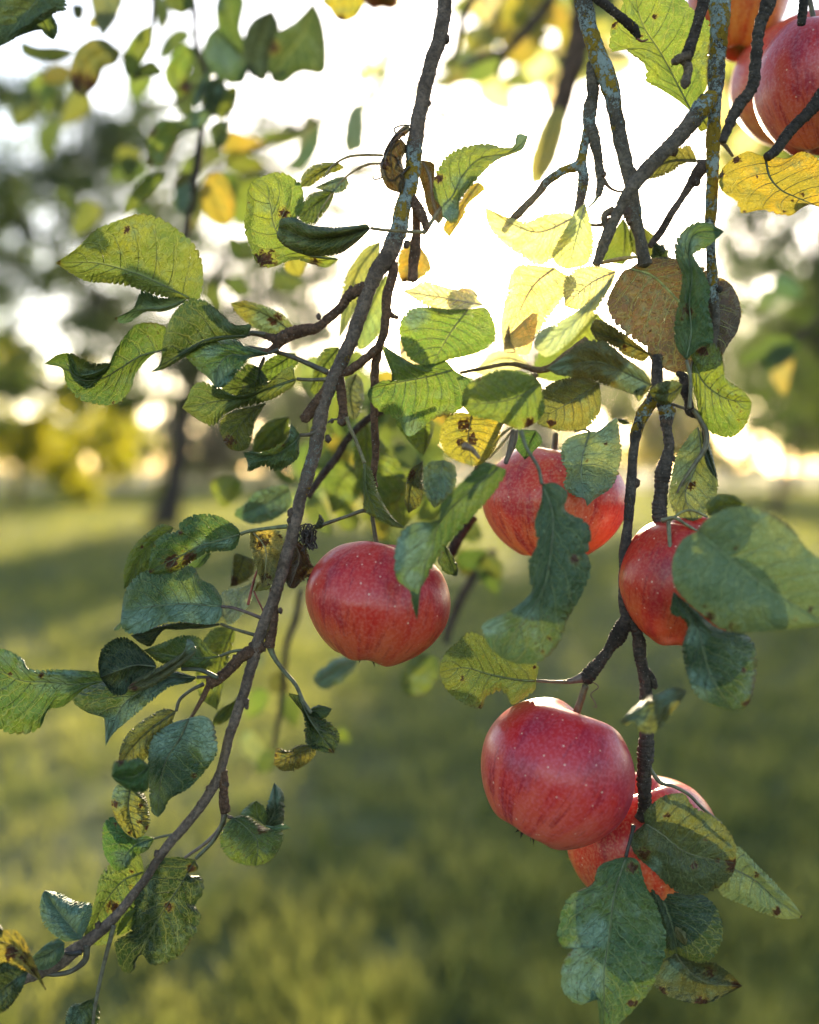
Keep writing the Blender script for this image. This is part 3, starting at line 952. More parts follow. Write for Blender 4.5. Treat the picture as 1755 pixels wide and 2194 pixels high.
leaf(b, 'B', '1300,962 1210,1090 1140,1256', '1250,980 1160,1110 1105,1200', '1326,1000 1240,1080 1225,1130 1180,1200', 'yellow', .585, (0, 0, 4, -4), 3, 2)
leaf(b, 'B', '560,862 460,910 350,990', '510,855 430,868 370,915', '580,890 480,935 420,975 390,985', 'lime', .575, (0, 0, 4, -4), 3, 2, brown='600,880,16')
leaf(b, 'B', '535,1015 450,1070 345,1150', '480,1005 400,1030 355,1090', '520,1060 470,1140 430,1182 370,1175', 'mid', .575, (0, 0, 4, -4), 3, 2)
leaf(b, 'B', '600,940 540,960 430,990', '560,930 480,965', '610,985 560,1020 490,1010', 'pale', .572, (0, 0, 4, -4), 2, 2, teal='540,980,60')
stalk(b, 'B', '790,862 700,870 600,930 530,1010 470,1100 430,1180', [14, 14, 13, 12, 10, 8], .57, (.34, .25, .10), 'leaf_rib')
stalk(b, 'B', '790,820 700,818 600,830 520,880 478,940', [15, 15, 14, 12, 8], .566, (.34, .25, .10), 'leaf_rib')
# --- left cluster
leaf(b, 'D', '1012,592 850,515 700,452 500,402 293,402', '1052,590 1072,500 1066,400 1030,310 930,220 840,165 742,142 640,172 510,225 400,328', '900,587 780,562 690,527 560,508 460,500 370,455',
     'lime', .550, (0, -6, -12, 14), 3, 1.2, brown='672,225,22 980,430,8 940,355,7 310,402,18', tr=.27, label='broad lime-green leaf with a pointed tip')
leaf(b, 'D', '985,600 860,640 750,648 605,692', '965,582 850,586 748,555 705,640 640,678', '930,636 860,660 770,662 690,712 640,722', 'teal', .558, (0, 0, -10, 6), -2, 1.5, teal='850,600,150', brown='860,655,12 610,695,16')
leaf(b, 'D', '1310,785 1150,795 1050,825 950,885 797,978', '1325,728 1240,728 1170,670 1080,600 990,598 905,688 862,810 848,930', '1290,800 1200,806 1090,838 960,912 868,962', 'dark', .541, (0, -4, -10, 10), 5, 1.6, st='1330,770 1400,780', sw=26, scol=(.1, .08, .04), teal='815,955,30')
leaf(b, 'D', '865,862 745,893 640,955 545,1010 430,1020 345,960 235,935', '878,750 800,718 715,732 655,795 600,880 570,945 490,1000 420,985 375,890 310,885', '800,892 722,980 678,1090 600,1148 500,1146 420,1120 350,1040 325,950',
     'mid', .552, (0, -6, -8, 6), -3, 1.8, brown='600,1138,14 480,1145,14 420,1115,10', tr=.3, st='890,850 950,845')
leaf(b, 'D', '590,932 500,985 400,985 368,880', '560,930 490,932 430,905 385,880', '560,985 490,1058 425,1047 385,960', 'teal', .545, (0, 0, -4, 8), -7, 1.0, label='rolled teal rim of the curled leaf', veins=False, tr=.08, col_=0) if False else \
    leaf(b, 'D', '590,932 500,985 400,985 368,880', '560,930 490,932 430,905 385,880', '560,985 490,1058 425,1047 385,960', 'jade', .545, (0, 0, -4, 8), -7, 1.0, veins=False, tr=.08, teal='520,960,80')
leaf(b, 'D', '1420,880 1320,895 1220,890 1160,940 1138,1062', '1310,842 1220,805 1060,828 972,876 1030,950 1100,1010', '1330,895 1280,950 1230,1010 1185,1055', 'jade', .545, (0, -8, 8, -8), 5, 2.6, teal='1180,1010,70 1120,860,40', st='1440,872 1470,862', sw=26, scol=(.08, .07, .04), tr=.15)
leaf(b, 'D', '1568,1015 1440,1058 1300,1108 1150,1132 962,1168', '1556,1000 1540,945 1440,1012 1370,1074 1250,1103 1150,1060 1060,1030 1012,1062 985,1125', '1540,1060 1420,1128 1300,1158 1190,1198 1130,1260 1060,1240 995,1195',
     'mid', .549, (0, -6, -8, 8), 4, 1.6, st='1640,1020 1725,1017', sw=24, scol=(.16, .13, .06))
leaf(b, 'D', '1372,955 1335,1040 1170,1075', '1310,935 1245,985 1180,1040', '1418,1030 1380,1085 1280,1108 1210,1095', 'dark', .560, (0, 0, -4, 4), 4, 2, tr=.5, st='1395,900', sw=16)
leaf(b, 'D', '1405,1142 1310,1205 1255,1290 1262,1398', '1330,1160 1222,1190 1162,1245 1172,1320 1210,1382', '1375,1190 1345,1250 1328,1340 1298,1388', 'olive', .556, (0, 0, -4, 4), 4, 2, brown='1212,1340,36', tr=.5)
leaf(b, 'E', '352,1065 305,1118 190,1180 50,1155', '335,1040 305,1008 290,1080 250,1115 150,1155 100,1150', '348,1110 338,1188 242,1250 160,1228 80,1258 75,1212', 'jade', .547, (0, 0, -6, 6), 4, 2.6, st='400,1062 440,1045', sw=26, scol=(.12, .09, .05), brown='262,1120,14', teal='300,1060,26')
leaf(b, 'D', '1555,775 1450,700 1340,648 1215,612', '1550,738 1490,675 1400,630 1300,602', '1480,792 1380,768 1330,742 1258,680', 'olive', .585, (0, 0, -4, 4), 4, 2, teal='1420,690,80', brown='1470,690,30 1440,710,24', tr=.5)
leaf(b, 'D', '1560,880 1450,950 1335,1002', '1480,878 1400,920', '1575,930 1490,1008 1400,1030', 'mid', .58, (0, 0, -4, 4), 4, 2, tr=.55)
leaf(b, 'D', '1532,1212 1430,1300 1338,1402', '1430,1232 1350,1310', '1525,1300 1450,1382', 'lime', .62, (0, 0, -4, 4), 4, 2, tr=.5)
leaf(b, 'E', '290,985 200,1060 100,1165', '190,990 115,1070', '290,1060 240,1150 170,1180', 'lime', .63, (0, 0, -4, 4), 4, 2, tr=.45)
stalk(b, 'E', '500,735 400,690 330,660 240,630 80,600', [34, 28, 26, 24, 18], .555, (.10, .085, .05), 'stalk')
stalk(b, 'D', '1395,905 1370,960', 20, .557, (.08, .07, .04))
# behind the bough
leaf(b, 'E', '780,40 660,200 600,400 560,560', '690,80 600,210 570,330', '765,150 700,300 640,420', 'pale', .62, (0, 0, -4, 4), 4, 2, tr=.45)
leaf(b, 'E', '812,205 735,380 660,610', '735,300 660,440 620,540', '835,350 800,500 710,600', 'pale', .63, (0, 0, -4, 4), 4, 2, tr=.45)
leaf(b, 'E', '938,30 955,140 890,262', '885,80 862,170 870,220', '1015,100 1045,190 980,245', 'yellow', .62, (0, 0, -4, 4), 4, 2, brown='905,250,22')
leaf(b, 'E', '650,740 620,840 640,985', '590,780 590,900 610,960', '680,780 690,870 670,950', 'grey', .60, (0, 0, -4, 4), 4, 2)
leaf(b, 'E', '560,600 480,700 405,830', '480,610 430,700', '570,680 500,780 440,850', 'lime', .60, (0, 0, -4, 4), 4, 2)
leaf(b, 'E', '690,960 720,1300 740,1470', '640,1100 650,1300', '800,1120 900,1260 880,1400', 'mid', .64, (0, 0, -4, 4), 4, 2, tr=.6)
leaf(b, 'E', '1010,975 1015,1080 1005,1175', '860,980 920,1090', '1060,1000 1040,1100', 'lime', .60, (0, 0, -4, 4), 4, 2, tr=.6)
leaf(b, 'E', '640,1230 560,1320 520,1479', '560,1200 480,1300', '700,1300 640,1420', 'mid', .72, (0, 0, -4, 4), 4, 2, tr=.6)
leaf(b, 'E', '760,1240 850,1400 900,1560', '700,1340 740,1500', '960,1250 1010,1400', 'lime', .66, (0, 0, -4, 4), 4, 2, tr=.5)
# spur with the long hanging leaf
leaf(b, 'H', '692,-20 706,130 775,235 905,322', '682,60 688,150 692,232 760,275 850,318', '730,20 765,130 812,225 865,290', 'lime', .546, (0, 0, -5, 5), 3, 1.4, st='650,-130 610,-220 598,-260', sw=26, scol=(.20, .17, .07))
stalk(b, 'H', '800,235 740,250 690,232 600,262 500,296 455,312', [16, 20, 22, 18, 20, 24], .55, (.12, .10, .05), 'spur_stalk')
leaf(b, 'H', '470,300 455,280 440,310 420,330', '480,285 458,250 445,285', '475,320 450,330', 'olive', .55, (0, 0, 2, -2), 2, 2, ns=30, nt=6)
knobs(b, 'E', '578,985,30 520,990,12')
stalk(b, 'E', '560,980 520,985 500,1000', 10, .549, (.08, .06, .04), 'bud_scale')
# withered leaves at the lower spur
leaf(b, 'G', '1325,335 1400,430 1400,560 1385,640', '1320,400 1340,480 1365,570', '1400,330 1470,345 1500,410 1470,500 1440,610', 'gold', .547, (0, 0, -6, 6), -4, 3, brown='1390,400,40 1410,580,30 1340,350,20 1430,640,24 1480,370,16', tr=.35, label='yellow withered leaf edged with brown')
leaf(b, 'G', '1540,380 1580,470 1560,560 1530,640', '1510,440 1500,560 1515,620', '1610,420 1640,500 1665,545 1600,600 1560,640', 'brown', .556, (0, 0, 5, 5), -4, 3, brown='1600,560,30', label='dark withered leaf hanging behind the bough')
leaf(b, 'G', '1665,545 1650,580 1670,600 1620,615', '1640,560 1625,590', '1680,570 1670,610', 'brown', .552, (0, 0, 2, -2), 2, 2, ns=24, nt=5)
leaf(b, 'G', '1400,600 1370,620 1345,660', '1360,610 1345,640', '1430,640 1380,655', 'gold', .56, (0, 0, 2, -2), 2, 2, ns=24, nt=5)
stalk(b, 'G', '1380,500 1350,570 1330,640 1310,728', [10, 12, 14, 16], .558, (.30, .06, .03), 'red_stalk')
stalk(b, 'G', '1340,655 1365,710 1385,750 1400,790', [10, 10, 10, 12], .558, (.28, .06, .04), 'red_stalk')
leaf(b, 'G', '1350,600 1270,690 1180,790 1168,700', '1290,630 1200,650 1168,670', '1340,680 1270,790 1200,830', 'white', .575, (0, 0, -3, 3), 3, 2, tr=.5)
leaf(b, 'G', '1290,470 1260,560 1215,635', '1240,460 1225,540', '1345,500 1330,580 1270,620', 'olive', .60, (0, 0, -3, 3), 3, 2, brown='1240,610,30')
leaf(b, 'G', '1530,120 1400,200 1240,260', '1500,95 1360,130 1290,200 1245,230', '1540,200 1480,260 1410,290 1320,300', 'teal', .64, (0, 0, -8, 4), 3, 3, tr=.3, teal='1400,180,120')
leaf(b, 'G', '1235,850 1160,1050 1145,1285', '1120,860 1040,1000 1050,1200', '1240,900 1200,1050 1170,1200', 'lime', .60, (0, 0, -3, 3), 3, 2, tr=.35)
leaf(b, 'G', '1272,1200 1200,1280 1110,1370', '1230,1240 1150,1290', '1260,1270 1190,1350', 'mid', .62, (0, 0, -3, 3), 3, 2, tr=.35)
# --- middle left leaves
leaf(b, 'G', '1270,355 1150,392 1050,422 930,482 785,552', '1250,320 1180,272 1100,249 1010,260 948,298 938,338 850,365 805,430 788,500', '1245,430 1185,446 1100,452 1020,498 940,548 860,567 800,566',
     'mid', .546, (0, -4, -6, 8), 4, 2.2, brown='955,350,16 905,505,46 990,490,40 1010,470,24 795,555,20 1018,270,7 815,415,9 985,310,7', teal='1180,410,60 1060,410,40', st='1320,340 1420,325 1515,315', sw=26, scol=(.17, .18, .07), label='lime leaf with dark brown curled lower edge')
leaf(b, 'G', '920,320 770,440 655,645', '840,308 705,420 655,540', '860,410 790,530 720,600', 'lime', .565, (0, 0, -4, 4), 4, 1.6, brown='750,422,12', tr=.35)
leaf(b, 'G', '1110,450 1040,530 990,530', '1060,470 1010,500', '1110,470 1060,530', 'teal', .57, (0, 0, -3, 3), 2, 1, ns=40, nt=8)
leaf(b, 'G', '1168,738 1000,725 830,735 720,752 642,765', '1172,700 1130,630 1060,592 1020,530 900,522 760,553 690,608 655,680', '1168,790 1120,832 960,820 860,830 760,873 680,880 640,840',
     'jade', .549, (0, -4, 8, -8), 3, 1.4, teal='760,810,90 960,780,90 1080,770,80 650,790,40', brown='1122,610,10', st='1230,745 1320,775 1395,805', sw=24, scol=(.13, .08, .06), tr=.2, label='grey-green leaf folded along its midrib, lower half teal')
leaf(b, 'G', '1165,830 1060,850 900,850 800,880 690,890', '1000,820 860,835 760,865', '960,860 860,860 830,900 795,948 740,930', 'deep', .560, (0, 0, -4, 6), 3, 2, st='1240,858 1350,890', sw=22, scol=(.13, .12, .06))
leaf(b, 'G', '600,865 620,840 645,820', '605,850 625,830', '625,862 640,845', 'pale', .57, (0, 0, 0, 0), 0, 0, ns=20, nt=4)
leaf(b, 'G', '828,1055 720,1048 620,1078 530,1112', '810,1020 760,972 690,915 620,904 545,955 518,1040', '780,1112 700,1150 655,1203 590,1195', 'deep', .538, (0, 0, 4, -4), -6, 1.2, tr=.08, label='rounded dark green leaf seen against the lawn')
leaf(b, 'G', '670,1172 850,1090 1038,962', '720,1120 870,1040 960,985 985,935 990,908 1020,925', '700,1185 780,1172 880,1115 960,1050 1020,1000', 'olive', .533, (0, 0, 4, -4), 4, 1.5, teal='1010,945,36', brown='700,1165,30', tr=.15)
leaf(b, 'G', '1162,1000 1060,1010 950,1005 758,968', '1120,975 1090,940 1040,898 955,893 860,928', '1105,1045 1060,1078 950,1062 840,1030', 'mid', .552, (0, -4, -4, 6), 3, 1.4, st='1230,975 1300,968', sw=22, teal='1030,1000,30', tr=.25)
leaf(b, 'G', '560,1130 400,1148 250,1135 120,1130 0,1080 -120,1060', '520,1085 350,1072 165,1070 120,1015 40,968 -50,960 -110,1000', '450,1172 340,1262 255,1285 210,1380 110,1412 10,1390 -70,1300',
     'mid', .545, (4, -4, -8, 8), 5, 2.6, teal='300,1090,90 140,1050,50 30,1020,40', brown='220,1100,20 50,1095,16', tr=.22, label='large twisted leaf reaching the left edge')
leaf(b, 'G', '1040,1112 880,1120 740,1190 640,1275 558,1476', '900,1075 760,1095 560,1130 440,1175 385,1238 470,1302 545,1316', '1000,1140 900,1162 800,1235 690,1330 600,1408', 'dark', .556, (0, 0, 6, -8), 4, 1.6,
     teal='900,1150,60 800,1200,50 700,1300,60 620,1380,60 570,1440,50', st='1100,1110 1130,1112', sw=24, scol=(.14, .13, .09), tr=.2)
leaf(b, 'G', '930,1290 800,1380 700,1480 625,1590', '860,1280 745,1345 668,1418 632,1500', '900,1370 850,1430 790,1520 720,1580', 'olive', .556, (0, 0, -4, 6), 4, 1.4, st='950,1230 1010,1180 1075,1148', sw=24, scol=(.11, .10, .06), tr=.25)
stalk(b, 'G', '1150,1115 1060,1074 960,1068', [26, 24, 20], .543, (.08, .09, .05))
twig(b, 'G', '1110,1140 1070,1220 1010,1325', [36, 26, 18])
leaf(b, 'J', '1000,-138 950,-30 880,80 845,220 835,388', '900,-105 810,-40 782,70 786,220 798,350', '1070,-150 1125,-110 1145,-20 1140,60 1060,170 985,243 900,290 868,350',
     'dark', .541, (0, 0, 6, -4), 3, 1.4, teal='860,0,70 920,-90,70 1060,-90,80 1110,-20,60 1100,60,30', brown='1025,165,20', tr=.08, sw=26, scol=(.05, .04, .03), label='dark leaf with a bluish upper half, hanging from the side twig')
leaf(b, 'J', '790,120 700,175 588,170', '740,75 680,85 605,92', '780,240 710,255 620,205', 'green', .505, (6, -6, -4, 4), 6, 1.4, brown='630,85,26', tr=.1)
leaf(b, 'J', '690,230 680,350 722,500', '620,215 588,300 612,400 655,470', '765,270 790,400 765,475', 'olive', .557, (0, 0, -4, 4), 4, 2, brown='740,322,18 735,410,18 692,470,18 602,315,22 775,440,20', teal='630,260,60', label='pale blotched leaf hanging under the dark one', tr=.4)
leaf(b, 'J', '818,498 720,530 665,590 628,675', '765,485 690,503 620,430 598,384 548,425 545,560 590,650', '780,560 710,598 672,655', 'green', .553, (0, -2, -6, 6), 4, 2, st='860,488 912,480', sw=18, scol=(.14, .14, .07), brown='610,425,12 545,470,12', teal='650,600,40 760,530,30')
leaf(b, 'J', '762,672 650,722 560,830 470,1000 443,1052', '740,583 690,590 600,620 530,700 500,830 455,950', '810,720 720,860 640,960 560,1060', 'mid', .570, (0, 0, -4, 4), 4, 1.6, brown='695,672,18 690,755,18 605,865,34', tr=.35)
leaf(b, 'J', '1032,608 950,750 850,900 770,1040 685,1213', '900,597 780,640 715,800 690,980 612,1040 615,1110 640,1190', '1046,662 985,690 1065,705 1070,790 1032,850 1057,930 960,1110 830,1166 780,1152 770,1106 718,1116 716,1180',
     'deep', .566, (0, 0, -6, 6), 5, 2.2, brown='890,860,24 1010,660,24', tr=.22, label='big dark leaf with a bitten lower edge behind the bough')
leaf(b, 'J', '615,1012 660,960 728,872', '625,960 675,885', '660,1000 730,940', 'lime', .560, (0, 0, -4, 4), 3, 1, ns=40, nt=8)
stalk(b, 'J', '1182,350 1172,430 1100,512 975,602', [30, 30, 20, 16], .556, (.14, .10, .07))
stalk(b, 'J', '1196,370 1135,500 1035,605', [22, 20, 20], .553, (.10, .10, .05))
leaf(b, 'J', '430,1032 360,950 290,860 235,772', '340,1040 250,975 212,890 218,810', '475,930 482,845 400,830 310,785', 'teal', .548, (0, 0, -6, 8), 4, 1.6, brown='400,835,10', teal='330,920,120', tr=.12, label='teal leaf standing beside the lower bough')
leaf(b, 'J', '342,1050 250,1110 152,1146', '300,1030 220,1075', '332,1120 270,1182 200,1192', 'teal', .535, (0, 0, -6, 4), 3, 1, teal='250,1110,100', tr=.12)
leaf(b, 'J', '246,1302 165,1180 90,1080 0,1040 -60,1020', '212,1220 145,1065 85,985 0,988', '190,1235 110,1190 0,1155', 'yellow', .515, (0, -4, -6, 4), 4, 2, brown='60,1100,40 180,1200,24 130,1130,30', tr=.3)
leaf(b, 'J', '150,1200 70,1250 -20,1330 -60,1440', '90,1148 0,1160 -70,1250', '120,1290 60,1380 0,1425', 'dark', .52, (0, -4, -6, 4), 4, 2, teal='110,1250,30', tr=.12)
leaf(b, 'J', '-60,960 0,985 20,1010', '-20,950 10,965', '-30,1000 0,1010', 'deep', .51, ns=20, nt=4)
stalk(b, 'J', '460,1060 450,1140 385,1195 310,1215 235,1215', [36, 34, 28, 26, 22], .548, (.10, .09, .06))
stalk(b, 'J', '330,1098 380,1108 430,1100', [16, 22, 26], .545, (.05, .04, .03))
stalk(b, 'J', '602,960 540,1200 500,1400 485,1560', [26, 22, 20, 18], .546, (.14, .13, .08))
leaf(b, 'J', '505,1340 425,1420 360,1560', '430,1365 372,1385 345,1470', '528,1400 510,1500 440,1560', 'jade', .552, (0, 0, -4, 4), 4, 3, teal='390,1440,50')
# --- leaves right of the lower bough
leaf(b, 'J', '1228,388 1300,440 1360,520 1352,645', '1180,440 1163,520 1208,600 1280,636', '1300,375 1400,442 1488,452 1480,550 1420,622', 'mid', .550, (0, 0, -6, 6), 5, 1.6, brown='1380,440,30', tr=.2, st='1205,385', sw=22, scol=(.08, .05, .03))
leaf(b, 'J', '1400,432 1362,380 1352,298', '1330,385 1268,372 1310,322', '1412,385 1395,330', 'mid', .546, (0, 0, 6, -4), 3, 1, ns=40, nt=8, teal='1300,360,26')
leaf(b, 'J', '1408,440 1450,350 1448,203', '1396,392 1420,290', '1492,430 1502,330 1495,255', 'deep', .548, (0, 0, -4, 8), 3, 1, ns=40, nt=8, teal='1440,260,60', tr=.1)
leaf(b, 'J', '1395,432 1460,440 1538,445', '1450,432 1495,420', '1450,455 1500,452', 'teal', .544, (0, 0, 0, 0), 1, 1, ns=30, nt=6, tr=.1)
stalk(b, 'G', '1425,950 1450,1010 1500,1080 1560,1150 1600,1235 1640,1300', [40, 28, 24, 22, 22, 24], .55, (.13, .14, .07))
leaf(b, 'H', '345,1205 400,1330 470,1430 532,1515', '290,1198 320,1240 372,1320 385,1460 450,1500', '375,1260 460,1315 540,1380 560,1440', 'dark', .549, (0, 0, -6, 6), -3, 3, tr=.15, brown='520,1500,18')
leaf(b, 'H', '425,1470 320,1520 212,1572', '350,1468 290,1500 228,1488', '432,1525 350,1592 265,1607', 'olive', .547, (0, 0, -4, 6), 4, 2.4, brown='222,1520,18', tr=.4)
leaf(b, 'H', '400,1290 450,1285 522,1278', '430,1262 480,1262', '440,1322 490,1325', 'jade', .557, (0, 0, 0, 0), 2, 1, ns=30, nt=6)
leaf(b, 'G', '360,-10 362,0 364,2', '361,-5', '363,-4', 'dark', .55, ns=8, nt=2, veins=False) if False else None

# ================================================================== RIGHT BRANCHES
LB = (.10, .085, .065)
b2 = thing('apple_branch', 'lichen-crusted branch coming down right of the sun, forking into thin hanging twigs', 'branch', at('C', 470, -60))
twig(b2, 'C', '468,-60 490,50 520,180 560,300 620,450 650,600 680,750 710,880 735,1000 750,1130 780,1260 805,1400', [96, 90, 90, 92, 98, 78, 74, 76, 66, 76, 62, 72],
     lich=[.3, .6, .95, .95, .95, .5, .4, .25, .1, .55, .1, 0], name='limb', col=LB, sides=20, knob=.10)
twig(b2, 'C', '530,330,4 530,420,4 530,500,4 510,640,4 540,740,3 560,850,3 572,950,3 560,1035,3', [60, 64, 62, 68, 60, 46, 46, 28], lich=[.5, .3, .2, .6, .2, 0, 0, 0], rings=22, col=LB)
twig(b2, 'C', '500,690,4 480,800,5 455,870,5 380,900,6 300,950,6 220,1045,7 120,1145,2 60,1225,-4', [50, 48, 52, 44, 46, 40, 44, 30], lich=[.6, .8, .9, .9, .7, .3, .0, 0], col=(.14, .10, .06))
twig(b2, 'C', '470,860,5 482,950,5 460,1080,6 438,1165,6', [50, 56, 46, 40], lich=[.9, .7, .4, .1], rings=24, col=(.12, .085, .06))
stalk(b2, 'C', '585,950 620,990 655,1008 690,1012', [30, 16, 12, 14], .553, (.16, .10, .05), 'leaf_scar')
stalk(b2, 'C', '560,1030 535,1070 500,1100', [20, 12, 8], .553, (.2, .2, .08), 'leaf_scar')
knobs(b2, 'C', '745,905,20 720,1130,34 725,1165,24 590,920,16')
twig(b2, 'F', '868,640 870,700 868,790 850,870 800,950 760,1050 745,1150 735,1300 720,1479 715,1560 700,1660 690,1800 690,1950 700,2000 718,2030', [54, 56, 58, 74, 72, 56, 50, 52, 54, 50, 56, 48, 46, 56, 66],
     lich=[.2, .3, .3, .6, .9, .35, .2, .3, .4, .2, .1, .1, .15, .2, .1], name='limb', col=(.06, .052, .045), sides=16)
twig(b2, 'I', '718,785 670,880 620,960 560,1040 500,1110 480,1130', [64, 84, 60, 62, 80, 60], rings=20, col=(.045, .038, .032))
stalk(b2, 'I', '490,1110 440,1125 400,1135', [70, 40, 30], .55, (.15, .11, .08), 'spur')
twig(b2, 'I', '725,800 770,900 780,1000 800,1100 812,1230 800,1300 815,1400 808,1540 800,1640 805,1800 790,1860', [52, 60, 60, 60, 62, 50, 70, 84, 66, 72, 80], name='limb', rings=34, col=(.05, .042, .034), sides=16)
twig(b2, 'I', '815,1080 845,1120 858,1165', [44, 36, 34], rings=12, col=(.045, .038, .03))
twig(b2, 'F', '872,880 895,900 920,940 918,1010 932,1120 920,1180 900,1280 890,1380 882,1479 900,1600 895,1700', [50, 70, 86, 56, 50, 62, 84, 66, 76, 54, 66], lich=[.6, .7, .95, .3, .15, .05, 0, 0, 0, 0, 0], rings=26, col=(.06, .05, .042))
twig(b2, 'I', '895,270 880,310 858,345', [60, 62, 56], col=(.08, .065, .045))
knobs(b2, 'F', '850,860,30 925,985,36 760,1320,24 955,1190,16 730,1140,14')
knobs(b2, 'I', '640,955,16 860,1160,14 690,540,8')
# lower right leaf cluster
leaf(b2, 'L', '805,418 900,480 1000,560 1120,602 1285,630', '800,370 835,325 905,275 1010,262 1060,330 1160,380 1240,450 1285,540', '740,480 735,545 770,600 860,680 920,740 1000,792 1120,790 1210,745 1268,690',
     'olive', .535, (4, -6, -6, 6), 4, 2.0, brown='800,580,34 1070,640,22 1265,640,40 1190,612,18 1180,760,20 920,380,24 1120,500,20', teal='850,640,40', label='yellow-green leaf with brown marks, in front of the lower apple', sw=24, tr=.18)
leaf(b2, 'L', '1230,640 1380,715 1500,822 1642,916', '1290,540 1400,640 1510,752 1592,840', '1200,782 1330,850 1430,893 1545,927', 'grey', .575, (0, 0, -3, 3), 3, 1.4, brown='1500,880,24 1390,690,20 1630,915,16', tr=.1)
leaf(b2, 'L', '705,595 645,790 618,1000 590,1200 590,1380 570,1580', '640,610 560,650 525,740 410,800 355,925 352,1040 372,1078 425,1085 372,1155 368,1290 430,1365 492,1370 530,1300 560,1400', '770,618 808,740 870,860 912,1000 908,1120 840,1290 760,1390 660,1490',
     'jade', .528, (0, -6, -6, 8), 4, 2.6, brown='740,650,34 740,1365,26', teal='470,1250,110 540,1000,80 450,1100,50', st='735,480 745,430', sw=26, scol=(.04, .035, .03), label='large drooping leaf with a bite out of its left edge', tr=.12)
leaf(b2, 'L', '855,690 905,840 945,960 985,1120', '828,785 880,900 905,1010 925,1095', '960,770 1110,798 1190,880 1215,1000 1170,1122 1080,1150', 'dark', .550, (0, 0, -4, 4), 4, 1.8, tr=.12)
leaf(b2, 'L', '965,960 990,1010 1020,1062', '965,1000 985,1040', '1010,985 1030,1030', 'gold', .542, ns=30, nt=6, label='small yellow scrap of leaf', tr=.3)
leaf(b2, 'L', '965,1105 1040,1200 1150,1262 1320,1278', '1040,1140 1090,1158 1170,1155 1250,1208', '870,1170 850,1220 865,1290 980,1350 1120,1372 1240,1322', 'olive', .533, (0, 0, -6, 8), -4, 3, brown='1150,1200,30 1100,1370,40 1290,1270,30 900,1310,24', teal='940,1200,50', tr=.1)
stalk(b2, 'L', '830,120 865,180 900,210 960,225 1040,270 1110,340 1210,420', [14, 24, 22, 20, 18, 18, 12], .548, (.16, .15, .08))
stalk(b2, 'L', '850,690 820,600 800,430', [24, 20, 20], .55, (.06, .05, .04))
# bitten leaf on its own stalk
leaf(b2, 'H', '1600,1130 1500,1124 1350,1095 1220,1062 1090,1085', '1606,1042 1500,1020 1400,960 1310,892 1240,873 1190,920 1130,970 1096,1030', '1592,1180 1530,1225 1470,1256 1437,1195 1385,1188 1332,1220 1310,1277 1230,1256 1150,1205 1102,1140',
     'lime', .556, (0, -4, -6, 6), 3, 1.2, brown='1240,880,14 1300,1270,14 1210,1120,18 1320,1000,12 1590,1060,18', st='1700,1136 1765,1136', sw=22, scol=(.16, .12, .06), tr=.16, label='pale green leaf with a round bite in its lower edge')
# the small folded leaf in front of the hanging twig
leaf(b2, 'I', '1028,1182 900,1240 800,1290 672,1345', '960,1165 880,1195 800,1225 720,1298', '1005,1225 940,1310 870,1395 785,1398 750,1345 710,1365', 'olive', .475, (0, 0, 6, -6), 3, 1.5, teal='760,1290,60 900,1210,50', tr=.3)
# leaves round the right apple
stalk(b2, 'I', '895,285 960,270 1030,310 1080,340', [26, 20, 16, 14], .525, (.25, .24, .12))
stalk(b2, 'I', '930,290 1000,240 1060,232 1135,265', [16, 14, 14, 14], .53, (.25, .24, .10))
leaf(b2, 'I', '1080,340 1250,480 1400,600 1580,720 1830,860', '1150,262 1290,208 1440,225 1570,310 1650,420 1740,500 1850,650', '1000,390 950,500 960,620 1020,710 1120,790 1200,852 1290,877 1400,872 1560,860 1720,845',
     (.13, .215, .08), .475, (4, -8, -6, 6), 4, 1.2, brown='1290,425,18 1042,548,16 1272,842,26 1150,790,30 1600,810,16 1680,752,16 1460,595,10 1330,1075,16 1575,710,12 1120,740,14', tooth=.4, label='very large plain green leaf covering the right apple', tr=.10, sw=26)
leaf(b2, 'I', '1140,255 1230,205 1352,208', '1128,195 1190,150 1275,156', '1200,262 1300,245', 'lime', .492, (0, 0, -3, 3), 3, 1.5, tr=.4)
leaf(b2, 'I', '955,660 1070,800 1110,950 1150,1100 1270,1292', '942,770 1000,800 1030,850 1005,950 1025,1090 1080,1210 1180,1262', '1080,765 1200,858 1330,880 1390,960 1392,1110 1352,1252',
     'dark', .500, (0, -4, -4, 6), 4, 2.0, teal='1090,1150,70 1080,900,50', brown='1330,1075,18 1345,1250,22', tr=.12)
stalk(b2, 'I', '930,290 935,380 945,480 960,600 965,670', [24, 22, 20, 20, 18], .522, (.22, .21, .12))
stalk(b2, 'I', '495,1120 560,1160 520,1200 540,1240 550,1270 530,1265', [5, 6, 6, 6, 6, 5], .55, (.12, .08, .05), 'tendril')

# ---- vertical lichen branch and its cross limb
b3 = thing('apple_branch', 'straight upright branch caked with grey and yellow lichen near the right edge', 'branch', at('C', 1200, -60))
twig(b3, 'C', '1203,-60 1200,100 1190,250 1180,450 1170,600 1165,850 1160,1000 1150,1200 1155,1350 1162,1480 1170,1580 1180,1680 1172,1760 1165,1850', [112, 108, 84, 84, 66, 72, 62, 56, 50, 52, 50, 46, 40, 30],
     lich=[.95, .95, .8, .65, .9, .95, .9, .8, .7, .8, .6, .3, .1, .1], name='limb', col=(.09, .078, .062), sides=20, knob=.16)
twig(b3, 'C', '1165,505,-4 1100,580,-6 1030,670,-8 950,760,-10 830,880,-12 730,1000,-14 650,1150,-12 600,1260,-10 560,1370,-8 548,1400,-8', [70, 100, 84, 76, 78, 66, 58, 60, 50, 44],
     lich=[.9, .85, .3, .15, .2, .05, .05, .1, 0, 0], name='limb', col=(.105, .085, .065), sides=18)
